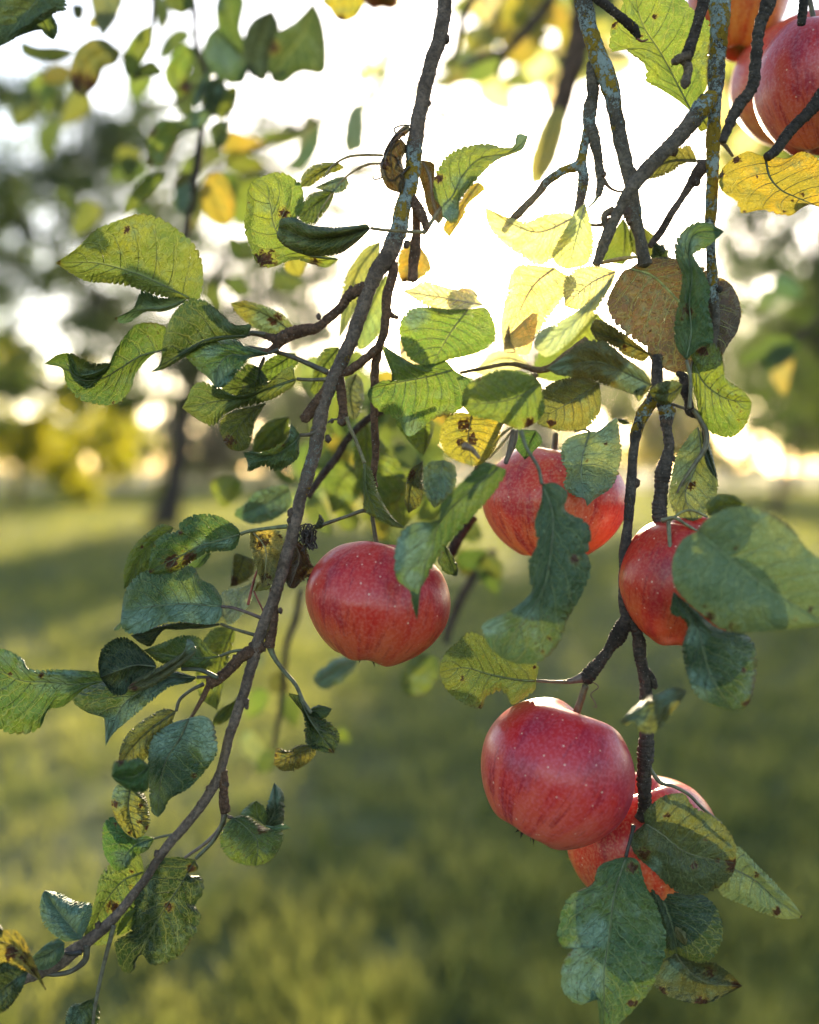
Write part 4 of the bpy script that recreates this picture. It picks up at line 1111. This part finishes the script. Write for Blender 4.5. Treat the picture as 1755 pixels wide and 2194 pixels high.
twig(b3, 'C', '1150,870,4 1100,890,4 1062,950,5 1005,1040,6 940,1135,7 885,1230,7 830,1302,7', [64, 70, 56, 34, 38, 42, 30], col=(.075, .055, .045))
twig(b3, 'C', '600,1200,-8 590,1160,-8 600,1130,-7 640,1110,-6', [30, 34, 40, 44], col=(.12, .09, .06))
stalk(b3, 'C', '510,1185 550,1190 590,1180 620,1150', [16, 18, 20, 16], .545, (.2, .12, .05), 'spur_stalk')
knobs(b3, 'C', '820,880,34 960,800,24 1090,600,34 1110,530,30 1215,415,12 1080,960,22 940,1140,20 1205,270,14')
twig(b3, 'F', '1190,290,-2 1210,300,-3', [34, 30], col=(.04, .035, .03))
leaf(b3, 'C', '1082,850 950,850 850,890 762,932', '1062,800 1030,765 930,798 820,845 775,895', '1010,866 940,912 870,940 800,948', 'olive', .575, (0, 0, -4, 6), 3, 1.6, st='1130,856 1160,850', sw=30, tr=.5)
# orange-veined leaf
leaf(b3, 'C', '1440,830 1462,930 1520,1000 1600,1040 1770,1110', '1400,815 1340,800 1240,862 1196,935 1215,1010 1288,1060 1320,1122 1430,1108 1520,1134 1588,1132 1602,1076 1690,1078', '1490,828 1560,835 1640,800 1730,850 1795,960 1810,1060',
     (.26, .20, .03), .545, (0, -4, -6, 6), 3, 1.8, brown='1215,920,26 1632,1025,20 1340,1120,20 1400,935,12 1540,1120,16 1290,840,24 1580,1060,14 1240,990,18', teal='', label='yellow and orange autumn leaf with dark green veins', rib=(.07, .085, .03), tr=.38, sw=22, scol=(.05, .04, .02))
twig(b3, 'C', '1200,745 1230,770 1270,825', [24, 20, 14], .56, col=(.09, .08, .05))
twig(b3, 'C', '1765,430,6 1700,560,5 1600,660,4 1550,720,3 1500,790,2 1445,832,0', [56, 62, 56, 54, 52, 44], .54, lich=.05, rings=26, col=(.035, .03, .026), name='limb')
# the brown-red big leaf and neighbours
leaf(b3, 'F', '725,185 840,222 940,312 1040,430 1130,560 1215,642', '690,200 640,280 606,370 640,460 730,545 810,600 835,660 920,722 1010,735 1130,705', '800,140 930,128 1080,170 1200,238 1270,285 1312,400 1296,510 1250,582',
     (.085, .056, .036), .553, (0, 0, -6, 6), 4, 1.8, brown='975,180,16 835,512,12 615,410,12', label='large reddish-brown leaf with pale yellow veins', rib=(.40, .42, .13), tr=.16, sw=24)
leaf(b3, 'F', '1085,300 1180,470 1215,636', '1100,480 1150,600', '1190,235 1270,285 1312,400 1296,510 1250,580', (.20, .17, .03), .560, (0, 0, -3, 3), 3, 1.2, tr=.5, brown='1275,520,24')
leaf(b3, 'F', '835,640 680,570 515,505', '770,585 640,490 545,455', '790,675 700,645 625,590 550,562', 'olive', .565, (0, 0, -4, 4), 4, 2, brown='700,600,20', tr=.35)
leaf(b3, 'F', '1025,670 1050,520 1040,370 1055,220 1035,90 1080,0 1225,-10', '985,625 963,560 965,460 990,330 1000,220 962,100 988,10 1065,-55 1150,-52 1190,-30', '1090,605 1160,572 1162,480 1140,390 1150,300 1125,220 1080,150 1060,112 1130,75 1190,25',
     'green', .532, (0, -4, 6, -6), 4, 1.8, brown='1030,415,36 1000,455,14', teal='1040,60,50 1060,130,40', st='1045,760 1045,860 1040,920', sw=26, scol=(.16, .15, .08), label='long twisted green leaf with a brown hole', tr=.22)
leaf(b3, 'F', '1060,672 1110,780 1190,850 1270,882 1370,890', '1050,640 1100,605 1165,578 1212,640 1230,755 1290,805 1340,842', '1052,760 1075,880 1105,1005 1175,1060 1260,1078 1330,1025 1362,950',
     'lime', .540, (0, -4, -4, 6), 4, 1.2, brown='1115,620,36 1310,940,14 1190,825,9 1300,990,10', tr=.35, st='1050,700 1048,780 1040,880', scol=(.16, .13, .07), label='bright lime leaf with a few rusty specks')
twig(b3, 'F', '975,735 1010,760 1015,830 1035,890 1045,940 1090,960', [26, 46, 48, 44, 52, 40], .545, col=(.045, .035, .03), rings=18)
stalk(b3, 'F', '1050,930 1000,920 945,900', [18, 16, 14], .545, (.12, .09, .05))
stalk(b3, 'F', '1060,930 1095,980 1130,1060 1120,1140 1060,1230 1000,1320 975,1370', [26, 28, 30, 28, 22, 16, 10], .540, (.14, .12, .06))
leaf(b3, 'F', '1085,1020 1100,1150 1060,1270 1020,1380 1060,1520', '1045,1060 970,1180 945,1300 935,1400 975,1490', '1130,1110 1165,1220 1192,1320 1172,1410 1120,1490', 'grey', .550, (0, 0, 6, -4), -5, 2.4, teal='1040,1110,50 1000,1250,60', brown='1050,1330,24', tr=.2, label='greyish rolled leaf tucked behind the right twig')
leaf(b3, 'F', '1105,1030 1130,1150 1185,1300', '1110,1100 1130,1220', '1140,1090 1180,1240', 'deep', .545, (0, 0, -3, 3), 2, 1, ns=40, nt=8)
# olive leaves over the small twig
leaf(b3, 'F', '845,805 700,735 560,680 420,690 288,714', '800,730 690,645 610,578 530,563 450,590 370,655', '800,850 760,852 690,832 600,802 540,775 440,760 340,747', 'olive', .520, (0, 0, -4, 6), 3, 1.4, teal='350,700,60 740,780,70', tr=.3)
leaf(b3, 'F', '815,800 760,830 770,890', '790,800 745,840', '800,850 785,880', 'pale', .522, ns=24, nt=5)
leaf(b3, 'F', '1005,800 930,850 820,835', '960,778 880,790', '985,850 930,905 870,890', 'olive', .530, (0, 0, -3, 3), 3, 1.2, tr=.25)
leaf(b3, 'F', '515,1045 475,1180 470,1300 500,1442', '430,1068 372,1108 364,1190 392,1262 378,1335 435,1388 485,1400', '560,1040 625,990 660,978 672,1070 682,1160 660,1280 620,1350 545,1400',
     'pale', .545, (0, 0, -6, 6), 4, 2.2, brown='600,1110,18 500,1200,16', teal='600,1040,60 430,1150,60 470,1350,40', st='480,1035 430,1045', sw=18, scol=(.22, .24, .16), label='pale mottled leaf lying over the upper apple', tr=.15)
leaf(b3, 'F', '658,980 690,990 728,1005', '680,978 705,985', '680,1005 705,1008', 'dark', .543, ns=24, nt=5)
stalk(b3, 'C', '575,1390 650,1372 720,1362 770,1355', [20, 22, 20, 14], .55, (.45, .30, .08), 'leaf_rib')
leaf(b3, 'C', '850,1290 880,1350 930,1360', '870,1280 920,1310', '840,1360 880,1370', 'dark', .58, ns=30, nt=6)
leaf(b3, 'C', '690,1150 700,1230 690,1400', '590,1290 570,1370', '720,1200 740,1330', 'lime', .60, tr=.4, ns=40, nt=8)
leaf(b3, 'C', '740,1160 800,1240 780,1370', '720,1230 740,1330', '850,1240 880,1340', 'olive', .60, tr=.4, ns=40, nt=8)

# ---- spurs hanging from the top edge
b4 = thing('apple_branch', 'dark knobbly spur hanging from the top edge and ending in a fat bud', 'branch', at('C', 1120, -60))
twig(b4, 'C', '1125,-60 1112,20 1090,100 1060,200 1035,270 1015,330', [60, 58, 56, 52, 66, 60], .535, rings=24, col=(.045, .035, .028), name='limb')
twig(b4, 'C', '1045,290 1000,305 965,322 950,318', [54, 46, 44, 26], .533, col=(.10, .075, .055), name='spur', rings=16)
twig(b4, 'C', '1020,320 1035,360 1030,400 1020,440 1015,468', [50, 46, 44, 50, 16], .535, col=(.13, .10, .075), name='bud', rings=20)
b5 = thing('apple_branch', 'short dark spur slanting in from the top edge beside the large yellow-green leaf', 'branch', at('C', 560, -20))
twig(b5, 'C', '520,-40 570,5 640,60 700,110 745,150 772,198', [50, 46, 46, 46, 50, 30], .54, lich=.15, rings=24, col=(.035, .028, .022), name='limb')
stalk(b5, 'C', '760,200 790,218 820,208', [16, 12, 8], .54, (.2, .06, .03), 'bud_scale')
leaf(b5, 'C', '1052,592 900,300 790,120 740,-100', '975,528 885,470 815,430 805,345 740,290 700,262 628,268 622,180 642,100 690,20 660,-60', '1110,500 1132,450 1145,330 1152,200 1140,110 1060,50 1000,-20 900,-90',
     'lime', .565, (0, 0, -6, 6), 4, 2.2, brown='860,85,18 640,130,24 780,190,20', tr=.5, label='large yellow-green leaf glowing against the light')
leaf(b5, 'C', '1060,590 1100,620 1140,680', '1110,560 1150,600', '1070,640 1100,690', 'lime', .57, tr=.5, ns=30, nt=6)
b6 = thing('apple_branch', 'dark ringed twig crossing in front of the top right apples', 'branch', at('C', 1470, -40, .53))
twig(b6, 'C', '1475,-40 1455,20 1410,150 1392,300 1375,450 1300,560 1250,660 1215,750', [70, 74, 60, 58, 60, 62, 50, 40], .53, lich=.1, rings=30, col=(.05, .042, .035), name='limb')
b7 = thing('apple_branch', 'stub of dark twig above the right-hand red apple', 'branch', at('C', 1640, -40, .53))
twig(b7, 'C', '1645,-40 1640,40 1632,130', [44, 46, 40], .535, rings=24, col=(.03, .025, .02), name='limb')

# ================================================================== BACKLIT CENTRE CLUSTER
b8 = thing('apple_branch', 'thin twig with pale backlit leaves gathered right under the sun', 'branch', at('F', 400, 380, .5))
twig(b8, 'F', '500,560 400,640 270,720 100,690 -60,715 -170,735', [40, 44, 36, 22, 20, 18], .56, col=(.12, .09, .05), name='limb')
twig(b8, 'E', '1600,740,0 1450,930 1260,1290', [30, 34, 24], .54, col=(.12, .09, .05))
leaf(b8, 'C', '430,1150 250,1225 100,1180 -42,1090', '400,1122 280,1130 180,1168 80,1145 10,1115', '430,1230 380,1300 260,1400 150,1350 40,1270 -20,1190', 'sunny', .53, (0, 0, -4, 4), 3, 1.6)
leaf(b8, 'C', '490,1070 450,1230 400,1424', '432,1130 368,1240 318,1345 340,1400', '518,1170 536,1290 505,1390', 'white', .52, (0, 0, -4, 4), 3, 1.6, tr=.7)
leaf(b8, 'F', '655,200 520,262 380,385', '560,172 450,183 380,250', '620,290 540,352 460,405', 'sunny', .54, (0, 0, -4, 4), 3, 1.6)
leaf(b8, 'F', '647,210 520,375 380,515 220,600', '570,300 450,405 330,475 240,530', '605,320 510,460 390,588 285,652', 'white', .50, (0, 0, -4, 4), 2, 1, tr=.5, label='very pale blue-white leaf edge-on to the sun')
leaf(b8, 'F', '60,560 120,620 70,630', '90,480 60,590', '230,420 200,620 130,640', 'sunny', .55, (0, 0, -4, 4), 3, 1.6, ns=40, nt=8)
leaf(b8, 'F', '330,180 200,300 60,600', '130,170 75,300 45,480', '420,260 330,400 200,560', 'sunny', .57, (0, 0, -4, 4), 3, 1.6)
leaf(b8, 'F', '565,790 430,880 300,955 236,1005', '470,758 350,775 270,820 232,885', '575,870 560,960 480,1035 350,1042', 'olive', .535, (0, 0, -4, 4), 3, 1.6, tr=.5, brown='310,1000,24')
leaf(b8, 'E', '1625,800 1450,880 1203,905', '1560,740 1420,720 1300,760 1220,820', '1640,950 1520,1032 1380,988 1260,962', 'lime', .505, (0, 0, -4, 4), 3, 1.6, tr=.4, brown='1560,1000,30 1300,760,20')
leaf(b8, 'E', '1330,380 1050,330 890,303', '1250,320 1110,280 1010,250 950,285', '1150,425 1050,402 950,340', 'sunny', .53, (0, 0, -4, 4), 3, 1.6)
leaf(b8, 'E', '1240,400 1150,520 1040,712', '1140,400 960,390 885,460 882,560 935,665', '1345,400 1385,550 1290,630 1130,672', 'lime', .525, (0, 0, -4, 4), 3, 1.6, tr=.5, teal='960,430,60')
leaf(b8, 'E', '1165,720 1020,758 880,785 716,822', '1120,670 1080,682 960,690 870,640 788,594 815,690 860,770 790,778', '1262,800 1195,930 1060,980 930,1072 870,990 760,930 712,862', 'mid', .528, (0, 0, -4, 5), 4, 1.6, tr=.5, teal='940,1040,70', label='broad crinkled leaf left of the sun glow')
leaf(b8, 'E', '1260,950 1240,1090 1262,1232', '1150,958 1090,1055 1130,1172', '1400,975 1400,1090 1335,1202', 'yellow', .53, (0, 0, -4, 4), 3, 1.8, tr=.5, brown='1225,1005,40 1260,1085,34 1200,1110,24', label='yellow leaf with rusty red blotches')
leaf(b8, 'E', '1110,1195 1090,1300 1060,1452', '1028,1212 998,1290 1020,1392', '1172,1230 1172,1330 1120,1412', 'pale', .52, (0, 0, -4, 4), 3, 2.5, tr=.25, teal='1090,1330,60')
leaf(b8, 'E', '1000,1200 940,1330 925,1479', '930,1260 905,1400', '1000,1290 990,1420', 'olive', .55, (0, 0, -4, 4), 3, 2.5, tr=.3, brown='940,1270,34')
stalk(b8, 'E', '1300,1190,-2 1260,1140,-2 1215,1120,-2', [16, 30, 46], .515, (.25, .17, .10), 'dead_flower')
leaf(b8, 'H', '1408,0 1200,172 1085,300 1050,420 1000,560 970,812', '1320,-20 1200,85 1100,200 1078,290 990,290 895,332 850,460 862,590 930,655 945,730', '1440,30 1370,145 1240,290 1110,440 1020,590 965,700',
     'mid', .490, (0, 0, -4, 6), 2, 1.0, tr=.25, teal='920,440,110 950,600,60 1000,350,50', label='long folded leaf pointing down across the middle apple')
leaf(b8, 'H', '1110,400 1150,510 1178,580', '1080,490 1120,560', '1150,455 1187,540', 'dark', .535, ns=30, nt=6)
leaf(b8, 'E', '1600,1040 1560,1120 1540,1195', '1470,1040 1490,1130', '1630,1090 1590,1150', 'jade', .56, ns=30, nt=6, tr=.3)
leaf(b8, 'F', '560,420 400,600 230,760', '440,420 300,560 220,680', '620,520 520,680 360,780', 'lime', .64, (0, 0, -4, 4), 3, 1.6, tr=.6)
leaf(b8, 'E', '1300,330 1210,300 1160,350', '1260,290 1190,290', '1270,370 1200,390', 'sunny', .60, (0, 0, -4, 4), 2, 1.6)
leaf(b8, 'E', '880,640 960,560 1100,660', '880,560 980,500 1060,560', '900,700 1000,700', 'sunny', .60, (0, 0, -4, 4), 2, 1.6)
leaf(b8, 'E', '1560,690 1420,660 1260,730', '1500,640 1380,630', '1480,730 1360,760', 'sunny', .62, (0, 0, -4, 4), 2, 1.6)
# front drooping leaf
leaf(b8, 'I', '262,92 318,250 308,450 270,640 205,760 125,870 55,1012', '258,180 222,300 238,400 195,500 198,590 205,660 110,750 -40,822 -45,890 -5,965', '330,85 398,140 385,228 490,290 522,360 502,455 520,540 475,670 400,800 340,950 235,1035 120,1036',
     'jade', .500, (0, -6, -5, 7), 4, 1.6, tr=.14, brown='440,490,28 300,905,18 270,980,18', teal='0,830,70 160,720,60', st='240,0 180,-100 150,-190', sw=26, scol=(.12, .13, .07), label='large drooping leaf with a forked lower end between the apples')
stalk(b8, 'F', '110,1040 90,1150 70,1215', [24, 26, 24], .53, (.12, .09, .06))
stalk(b8, 'E', '1490,1010 1400,1080 1340,1180 1310,1215', [14, 14, 14, 12], .54, (.30, .26, .10))
stalk(b8, 'E', '1480,1035 1420,1110 1350,1190', [12, 12, 10], .54, (.30, .26, .10))
stalk(b8, 'E', '1440,1200 1480,1110 1495,1040', [26, 28, 24], .535, (.14, .10, .06), 'spur_stalk')

# ================================================================== APPLES
apple('red streaked apple hanging in the middle of the picture beside the long bough', 'H', 766, 716, 386, 326, 12, -3, .556, (.95, .8, .9), '752,385 742,320 735,265 745,232', 22, True, 4)
apple('large crimson apple hanging lowest and sharpest, tilted so its eye shows at lower left', 'L', 333, 158, 412, 372, 30, -12, .548, (.92, .62, 1.1), '440,-150 470,-240 492,-310', 38, True, 8, .9, .02, .25)
apple('pinkish apple behind the drooping leaf, just under the glow of the sun', 'I', 318, 190, 373, 303, 2, -4, .60, (1.12, 1.6, 1.5), '335,-170 333,-120 335,-175', 28, False, 12)
apple('red apple half hidden by the very large plain leaf on the right', 'I', 1005, 605, 340, 345, 8, 14, .55, (.92, .85, .7), '930,300 905,285 880,310', 24, False, 17)
apple('apple mostly hidden behind the lowest apple and the spotted leaves', 'L', 800, 520, 392, 345, -6, 0, .585, (1.1, 1.5, 1.1), '830,210 826,150', 24, False, 21)
apple('glossy red apple cut off by the right edge near the top', 'C', 1745, 455, 356, 352, -6, 6, .575, (.92, 1, 1.4), '1700,120 1680,20 1665,-50', 26, False, 25)
apple('pale-rimmed apple peeping out behind the glossy red one', 'C', 1630, 440, 350, 330, -6, 6, .66, (1.1, 2.0, 1.6), None, 24, False, 28)
apple('orange-brown apple at the top edge behind the lichen branch', 'C', 1290, -20, 262, 320, 0, 0, .66, (.95, 1.3, .6), None, 24, False, 31)
apple('dim apple whose underside just shows at the top edge left of the bough', 'B', 790, -190, 210, 215, 0, 0, .80, (.8, 1.2, .8), None, 24, False, 33)

# ================================================================== BLURRED TWIGS BEHIND
q1 = thing('apple_branch', 'out-of-focus leafy twig hanging in the upper left corner', 'branch', at('A', 1020, -60, .85))
twig(q1, 'A', '1010,-60 1025,60 1040,250 1080,360 1095,450 1080,600 1060,720 1045,850 1015,1000 980,1260', [30, 30, 28, 30, 34, 30, 34, 44, 40, 30], .85, col=(.03, .026, .022), name='limb')
twig(q1, 'A', '812,-40 808,100 790,250', [22, 20, 26], .85, col=(.05, .04, .035))
twig(q1, 'A', '1030,440 960,520 860,570 760,560', [18, 16, 14, 12], .85, col=(.12, .10, .05))
leaf(q1, 'A', '270,-90 150,60 60,170 -10,250', '120,-100 0,-40 -70,80 -60,200', '340,-20 348,50 290,70 230,112 150,155 62,215', 'jade', .60, (0, 0, -4, 4), 3, 2, tr=.12, label='teal-green corner leaf')
leaf(q1, 'A', '215,60 235,130 284,213', '130,110 75,198 140,170 190,130 240,185', '260,60 302,125 305,170', 'mid', .61, (0, 0, -4, 4), 3, 2, tr=.5, ns=50, nt=10)
LFA = [('400,270 280,282 180,270 105,225', '300,250 200,248 130,225', '330,312 220,318 125,290', 'dark', '', ''),
       ('640,290 520,300 450,380 428,514', '570,213 480,206 400,268 371,370 388,470', '610,340 550,360 520,440 470,492', 'olive', '', '410,430,60 480,440,50'),
       ('800,130 740,250 660,392', '735,160 675,240 648,330', '805,220 765,310 700,405', 'lime', '', ''),
       ('862,375 770,362 690,432', '800,320 730,360', '840,400 760,410', 'dark', '', ''),
       ('1022,250 935,350 950,518', '965,236 900,310 866,380 890,460', '1028,300 995,390 1005,475', 'lime', '', '985,455,40'),
       ('1010,-60 945,20 960,76', '890,-40 870,0 900,50', '1015,0 1010,50', 'mid', '', ''),
       ('1220,-60 1215,100 1285,292', '1145,0 1150,150 1215,245', '1290,0 1270,140 1292,220', 'mid', '', ''),
       ('1140,140 1180,300 1222,446', '1090,200 1076,290 1130,395', '1230,230 1308,330 1290,430', 'jade', '1190,280,90', ''),
       ('1440,50 1385,200 1320,400', '1330,110 1282,230 1300,350', '1478,150 1440,300 1400,425', 'deep', '', ''),
       ('1655,10 1600,180 1500,310 1435,432', '1560,110 1450,185 1410,320', '1705,120 1727,300 1700,390 1590,382 1500,442', 'dark', '', '1440,250,40'),
       ('1115,350 1060,460 1040,575', '1060,420 1020,530', '1130,390 1080,480', 'teal', '1070,460,120', ''),
       ('1150,400 1140,500 1110,612', '1080,450 1078,560', '1197,450 1182,540 1150,610', 'deep', '1150,470,20', ''),
       ('1232,450 1212,540 1160,642', '1190,480 1150,600', '1258,480 1235,580', 'lime', '', ''),
       ('1130,600 985,655 862,735 775,868', '1060,572 950,632 850,638 788,712', '1080,668 960,712 900,792 850,885', 'lime', '1050,620,90', '800,690,30 785,860,24'),
       ('1140,640 1175,700 1150,800', '1110,680 1130,760', '1210,640 1205,740', 'dark', '', ''),
       ('560,60 500,120 470,150', '500,80 470,110', '560,110 510,150', 'gold', '', ''),
       ('400,20 390,70 410,110', '380,30 385,80', '440,30 440,90', 'deep', '', ''),
       ('560,-60 600,30 540,200', '480,-20 500,100', '650,-40 620,90', 'grey', '', ''),
       ('880,900 755,985 655,1150', '790,920 680,1030', '850,970 760,1070', 'lime', '', ''),
       ('1090,930 1150,1060 1190,1195', '1060,1000 1070,1100 1120,1170', '1170,918 1238,1040 1232,1150', 'yellow', '', ''),
       ('1310,1350 1260,1320 1200,1275', '1260,1270 1215,1260', '1280,1370 1220,1340', 'dark', '', ''),
       ('1000,960 960,1060 950,1130', '930,1000 920,1100', '1010,1040 980,1120', 'teal', '980,1040,60', '')]
for (m_, l_, r_, c_, te, br) in LFA:
    leaf(q1, 'A', m_, l_, r_, c_, .83, (0, 0, -5, 5), 3, 2, .3, brown=br, teal=te, ns=44, nt=8, veins=False)
stalk(q1, 'A', '1215,590 1200,700 1170,780 1150,800', [16, 18, 16, 10], .84, (.5, .36, .16), 'leaf_rib')
stalk(q1, 'A', '945,730 900,800 850,885', [18, 20, 12], .84, (.6, .45, .2), 'leaf_rib')

for i in range(30):
    x, y = rng.uniform(150, 1500), rng.uniform(-40, 1100)
    a = rng.uniform(.6, 2.9)
    ln = rng.uniform(170, 260)
    gleaf(q1, 'A', x, y, x + ln * math.cos(a), y + ln * math.sin(a), rng.uniform(90, 150), ['mid', 'lime', 'dark', 'olive', 'lime'][i % 5], rng.uniform(.95, 1.4))

q2 = thing('apple_branch', 'blurred twig with yellow and bluish leaves behind the fork of the bough', 'branch', at('A', 1500, 650, 1.0))
twig(q2, 'A', '1750,600 1500,720 1200,860 1000,1050', [20, 20, 18, 14], 1.05, col=(.05, .04, .03), name='limb')
for a_ in [(1120, 720, 1420, 760, 110, 'yellow', 1.05), (1180, 830, 1400, 880, 110, 'lime', 1.05), (1530, 900, 1690, 640, 90, 'teal', 1.0), (1640, 600, 1560, 850, 90, 'grey', 1.1),
           (1380, 720, 1600, 730, 80, 'lime', 1.1), (1230, 1360, 1330, 1250, 110, 'dark', 1.0), (1500, 1100, 1380, 1200, 90, 'grey', 1.1), (600, 1260, 480, 1480, 150, 'lime', 1.2), (1380, 1000, 1480, 1180, 80, 'lime', 1.1),
           (1440, 1450, 1620, 1500, 120, 'mid', .9), (1200, 1480, 1330, 1550, 90, 'mid', .95), (1100, 1500, 1160, 1640, 100, 'mid', 1.1)]:
    gleaf(q2, 'A', *a_[:5], a_[5], a_[6])
leaf(q2, 'B', '640,550 660,700 590,810', '600,600 580,720', '692,560 690,760 640,800', 'grey', 1.0, ns=30, nt=6, veins=False, teal='640,680,120')
leaf(q2, 'B', '560,-80 600,20 590,112', '478,0 520,60 555,105', '688,0 660,70 620,105', 'yellow', .72, ns=30, nt=6, veins=False, brown='570,95,26')
leaf(q2, 'B', '300,1350 330,1400 350,1462', '270,1400 290,1440', '385,1370 375,1430', 'yellow', .68, ns=30, nt=6, veins=False, brown='240,1400,30', tr=.6)

q3 = thing('apple_branch', 'dark blurred forked branch behind the sun at the upper right of the bough', 'branch', at('C', 330, -40, 1.05))
twig(q3, 'C', '335,-40 250,80 150,190 60,275 -40,300 -160,370', [46, 50, 50, 40, 34, 20], 1.05, col=(.05, .04, .03), name='limb')
twig(q3, 'C', '70,270 50,330 30,400', [36, 30, 26], 1.05, col=(.05, .04, .03))
twig(q3, 'B', '1275,-30 1215,90 1180,250 1140,370', [50, 40, 30, 22], 1.0, col=(.05, .04, .03))
twig(q3, 'B', '1150,330 1250,340 1100,420 900,300 650,470', [16, 12, 12, 10, 8], 1.2, col=(.1, .08, .06))
twig(q3, 'B', '1500,-60 1380,120 1300,260 1180,420 1080,640', [30, 28, 24, 16, 10], 1.7, col=(.06, .05, .03))
for i in range(26):
    k = i % 13 / 13
    x, y = 1480 - 420 * k + rng.uniform(-90, 90), -30 + 600 * k + rng.uniform(-80, 80)
    if i % 3 == 0:
        x, y = rng.uniform(700, 1050), rng.uniform(330, 560)
    a = rng.uniform(0, 6.28)
    gleaf(q3, 'B', x, y, x + 130 * math.cos(a), y + 130 * math.sin(a), 75, ['sunny', 'lime', 'yellow', 'grey'][i % 4], rng.uniform(1.6, 2.6))
q4 = thing('apple_branch', 'thick blurred bough behind the lichen branch with yellow leaves along it', 'branch', at('C', 470, -60, 1.0))
twig(q4, 'C', '480,-60 465,150 430,340 350,560 290,800 240,960', [110, 110, 110, 80, 90, 60], 1.0, col=(.07, .05, .035), name='limb')
twig(q4, 'C', '440,380 400,560 340,720', [40, 34, 20], 1.0, col=(.06, .04, .03))
leaf(q4, 'C', '330,560 290,760 215,985', '270,640 200,840 195,950', '390,600 350,800 280,940', 'gold', .92, ns=30, nt=6, veins=False, tr=.45)
for i in range(70):
    x = rng.uniform(0, 900) if i % 2 else rng.uniform(620, 1300)
    y = rng.uniform(-60, 360) if x < 500 else rng.uniform(-60, 700)
    if x > 420 and 250 < y and x < 1150:
        x = rng.uniform(1180, 1500)
        y = rng.uniform(300, 900)
    a = rng.uniform(0, 6.28)
    ln = rng.uniform(170, 290)
    gleaf(q4, 'C', x, y, x + ln * math.cos(a), y + ln * math.sin(a), rng.uniform(110, 170), ['sunny', 'lime', 'sunny', 'yellow', 'gold', 'olive'][i % 6], rng.uniform(1.25, 3.0))

for i in range(64):
    if i % 2:
        x, y = rng.uniform(1120, 1755), rng.uniform(420, 860)
    else:
        x, y = rng.uniform(-80, 560), rng.uniform(-80, 430)
    a = rng.uniform(0, 6.28)
    ln = rng.uniform(170, 290)
    gleaf(q4, 'C', x, y, x + ln * math.cos(a), y + ln * math.sin(a), rng.uniform(110, 200), ['sunny', 'lime', 'sunny', 'lime', 'gold'][i % 5], rng.uniform(1.3, 3.2))

q5 = thing('apple_branch', 'drooping twig with blurred green leaves behind the middle apple', 'branch', at('H', 1300, 480, .8))
twig(q5, 'E', '1120,820 800,935 700,990 600,1090 545,1180 460,1290 395,1390', [26, 34, 38, 40, 40, 40, 34], .62, col=(.05, .04, .035), name='limb')
twig(q5, 'H', '1265,260 1200,360 1150,450 1115,485', [60, 58, 56, 40], .64, col=(.035, .03, .026))
twig(q5, 'H', '1380,440 1300,530 1200,700 1140,850 1120,930', [40, 52, 50, 42, 30], .95, col=(.05, .04, .035))
twig(q5, 'H', '360,650 330,800 280,950 260,1200 210,1479', [34, 40, 34, 30, 24], .9, col=(.05, .042, .035))
leaf(q5, 'H', '660,1022 540,1080 430,1142', '560,1005 470,1060 425,1110', '620,1090 550,1150 470,1174', 'teal', .72, ns=30, nt=6, veins=False, teal='540,1080,160', tr=.2)
leaf(q5, 'H', '1075,1000 980,1090 880,1170', '980,990 890,1080', '1085,1080 1020,1200 920,1205', 'mid', .78, ns=30, nt=6, veins=False, tr=.3, brown='')
for a_ in [(1180, 500, 1340, 440, 110, 'mid', .85), (1300, 480, 1420, 600, 110, 'mid', .85), (1330, 460, 1400, 680, 120, 'mid', .9), (1200, 430, 1260, 600, 90, 'yellow', .95),
           (200, 1100, 300, 1180, 110, 'olive', .9), (170, 1180, 60, 1330, 110, 'lime', .95), (260, 1200, 330, 1380, 110, 'mid', .95), (150, 950, 60, 1120, 110, 'grey', 1.0), (60, 1400, 190, 1600, 110, 'pale', 1.0), (560, 1380, 620, 1460, 60, 'lime', 1.0),
           (200, 1500, 120, 1620, 90, 'mid', .95), (330, 80, 200, 0, 60, 'lime', .9), (10, 60, -60, 220, 160, 'lime', .8), (640, 330, 560, 180, 120, 'lime', .85)]:
    gleaf(q5, 'H', *a_[:5], a_[5], a_[6])
for i in range(64):
    x, y = rng.uniform(380, 1250), rng.uniform(560, 1480)
    a = rng.uniform(.4, 2.8)
    ln = rng.uniform(160, 280)
    gleaf(q5, 'E', x, y, x + ln * math.cos(a), y + ln * math.sin(a), rng.uniform(90, 150), ['lime', 'mid', 'pale', 'yellow', 'lime'][i % 5], rng.uniform(.75, 1.3))
q6 = thing('apple_branch', 'blurred hanging leaf sprig of orange and green at the right edge', 'branch', at('F', 1500, 500, 1.1))
twig(q6, 'F', '1755,420 1600,560 1500,640 1400,700', [24, 24, 20, 16], 1.15, col=(.05, .04, .03), name='limb')
for a_ in [(1620, 580, 1300, 700, 120, 'mid', 1.15), (1600, 600, 1420, 740, 110, 'dark', 1.1), (1560, 620, 1540, 860, 110, 'gold', 1.15), (1480, 260, 1640, 330, 110, 'teal', 1.3), (1500, 300, 1400, 420, 100, 'grey', 1.3)]:
    gleaf(q6, 'F', *a_[:5], a_[5], a_[6])
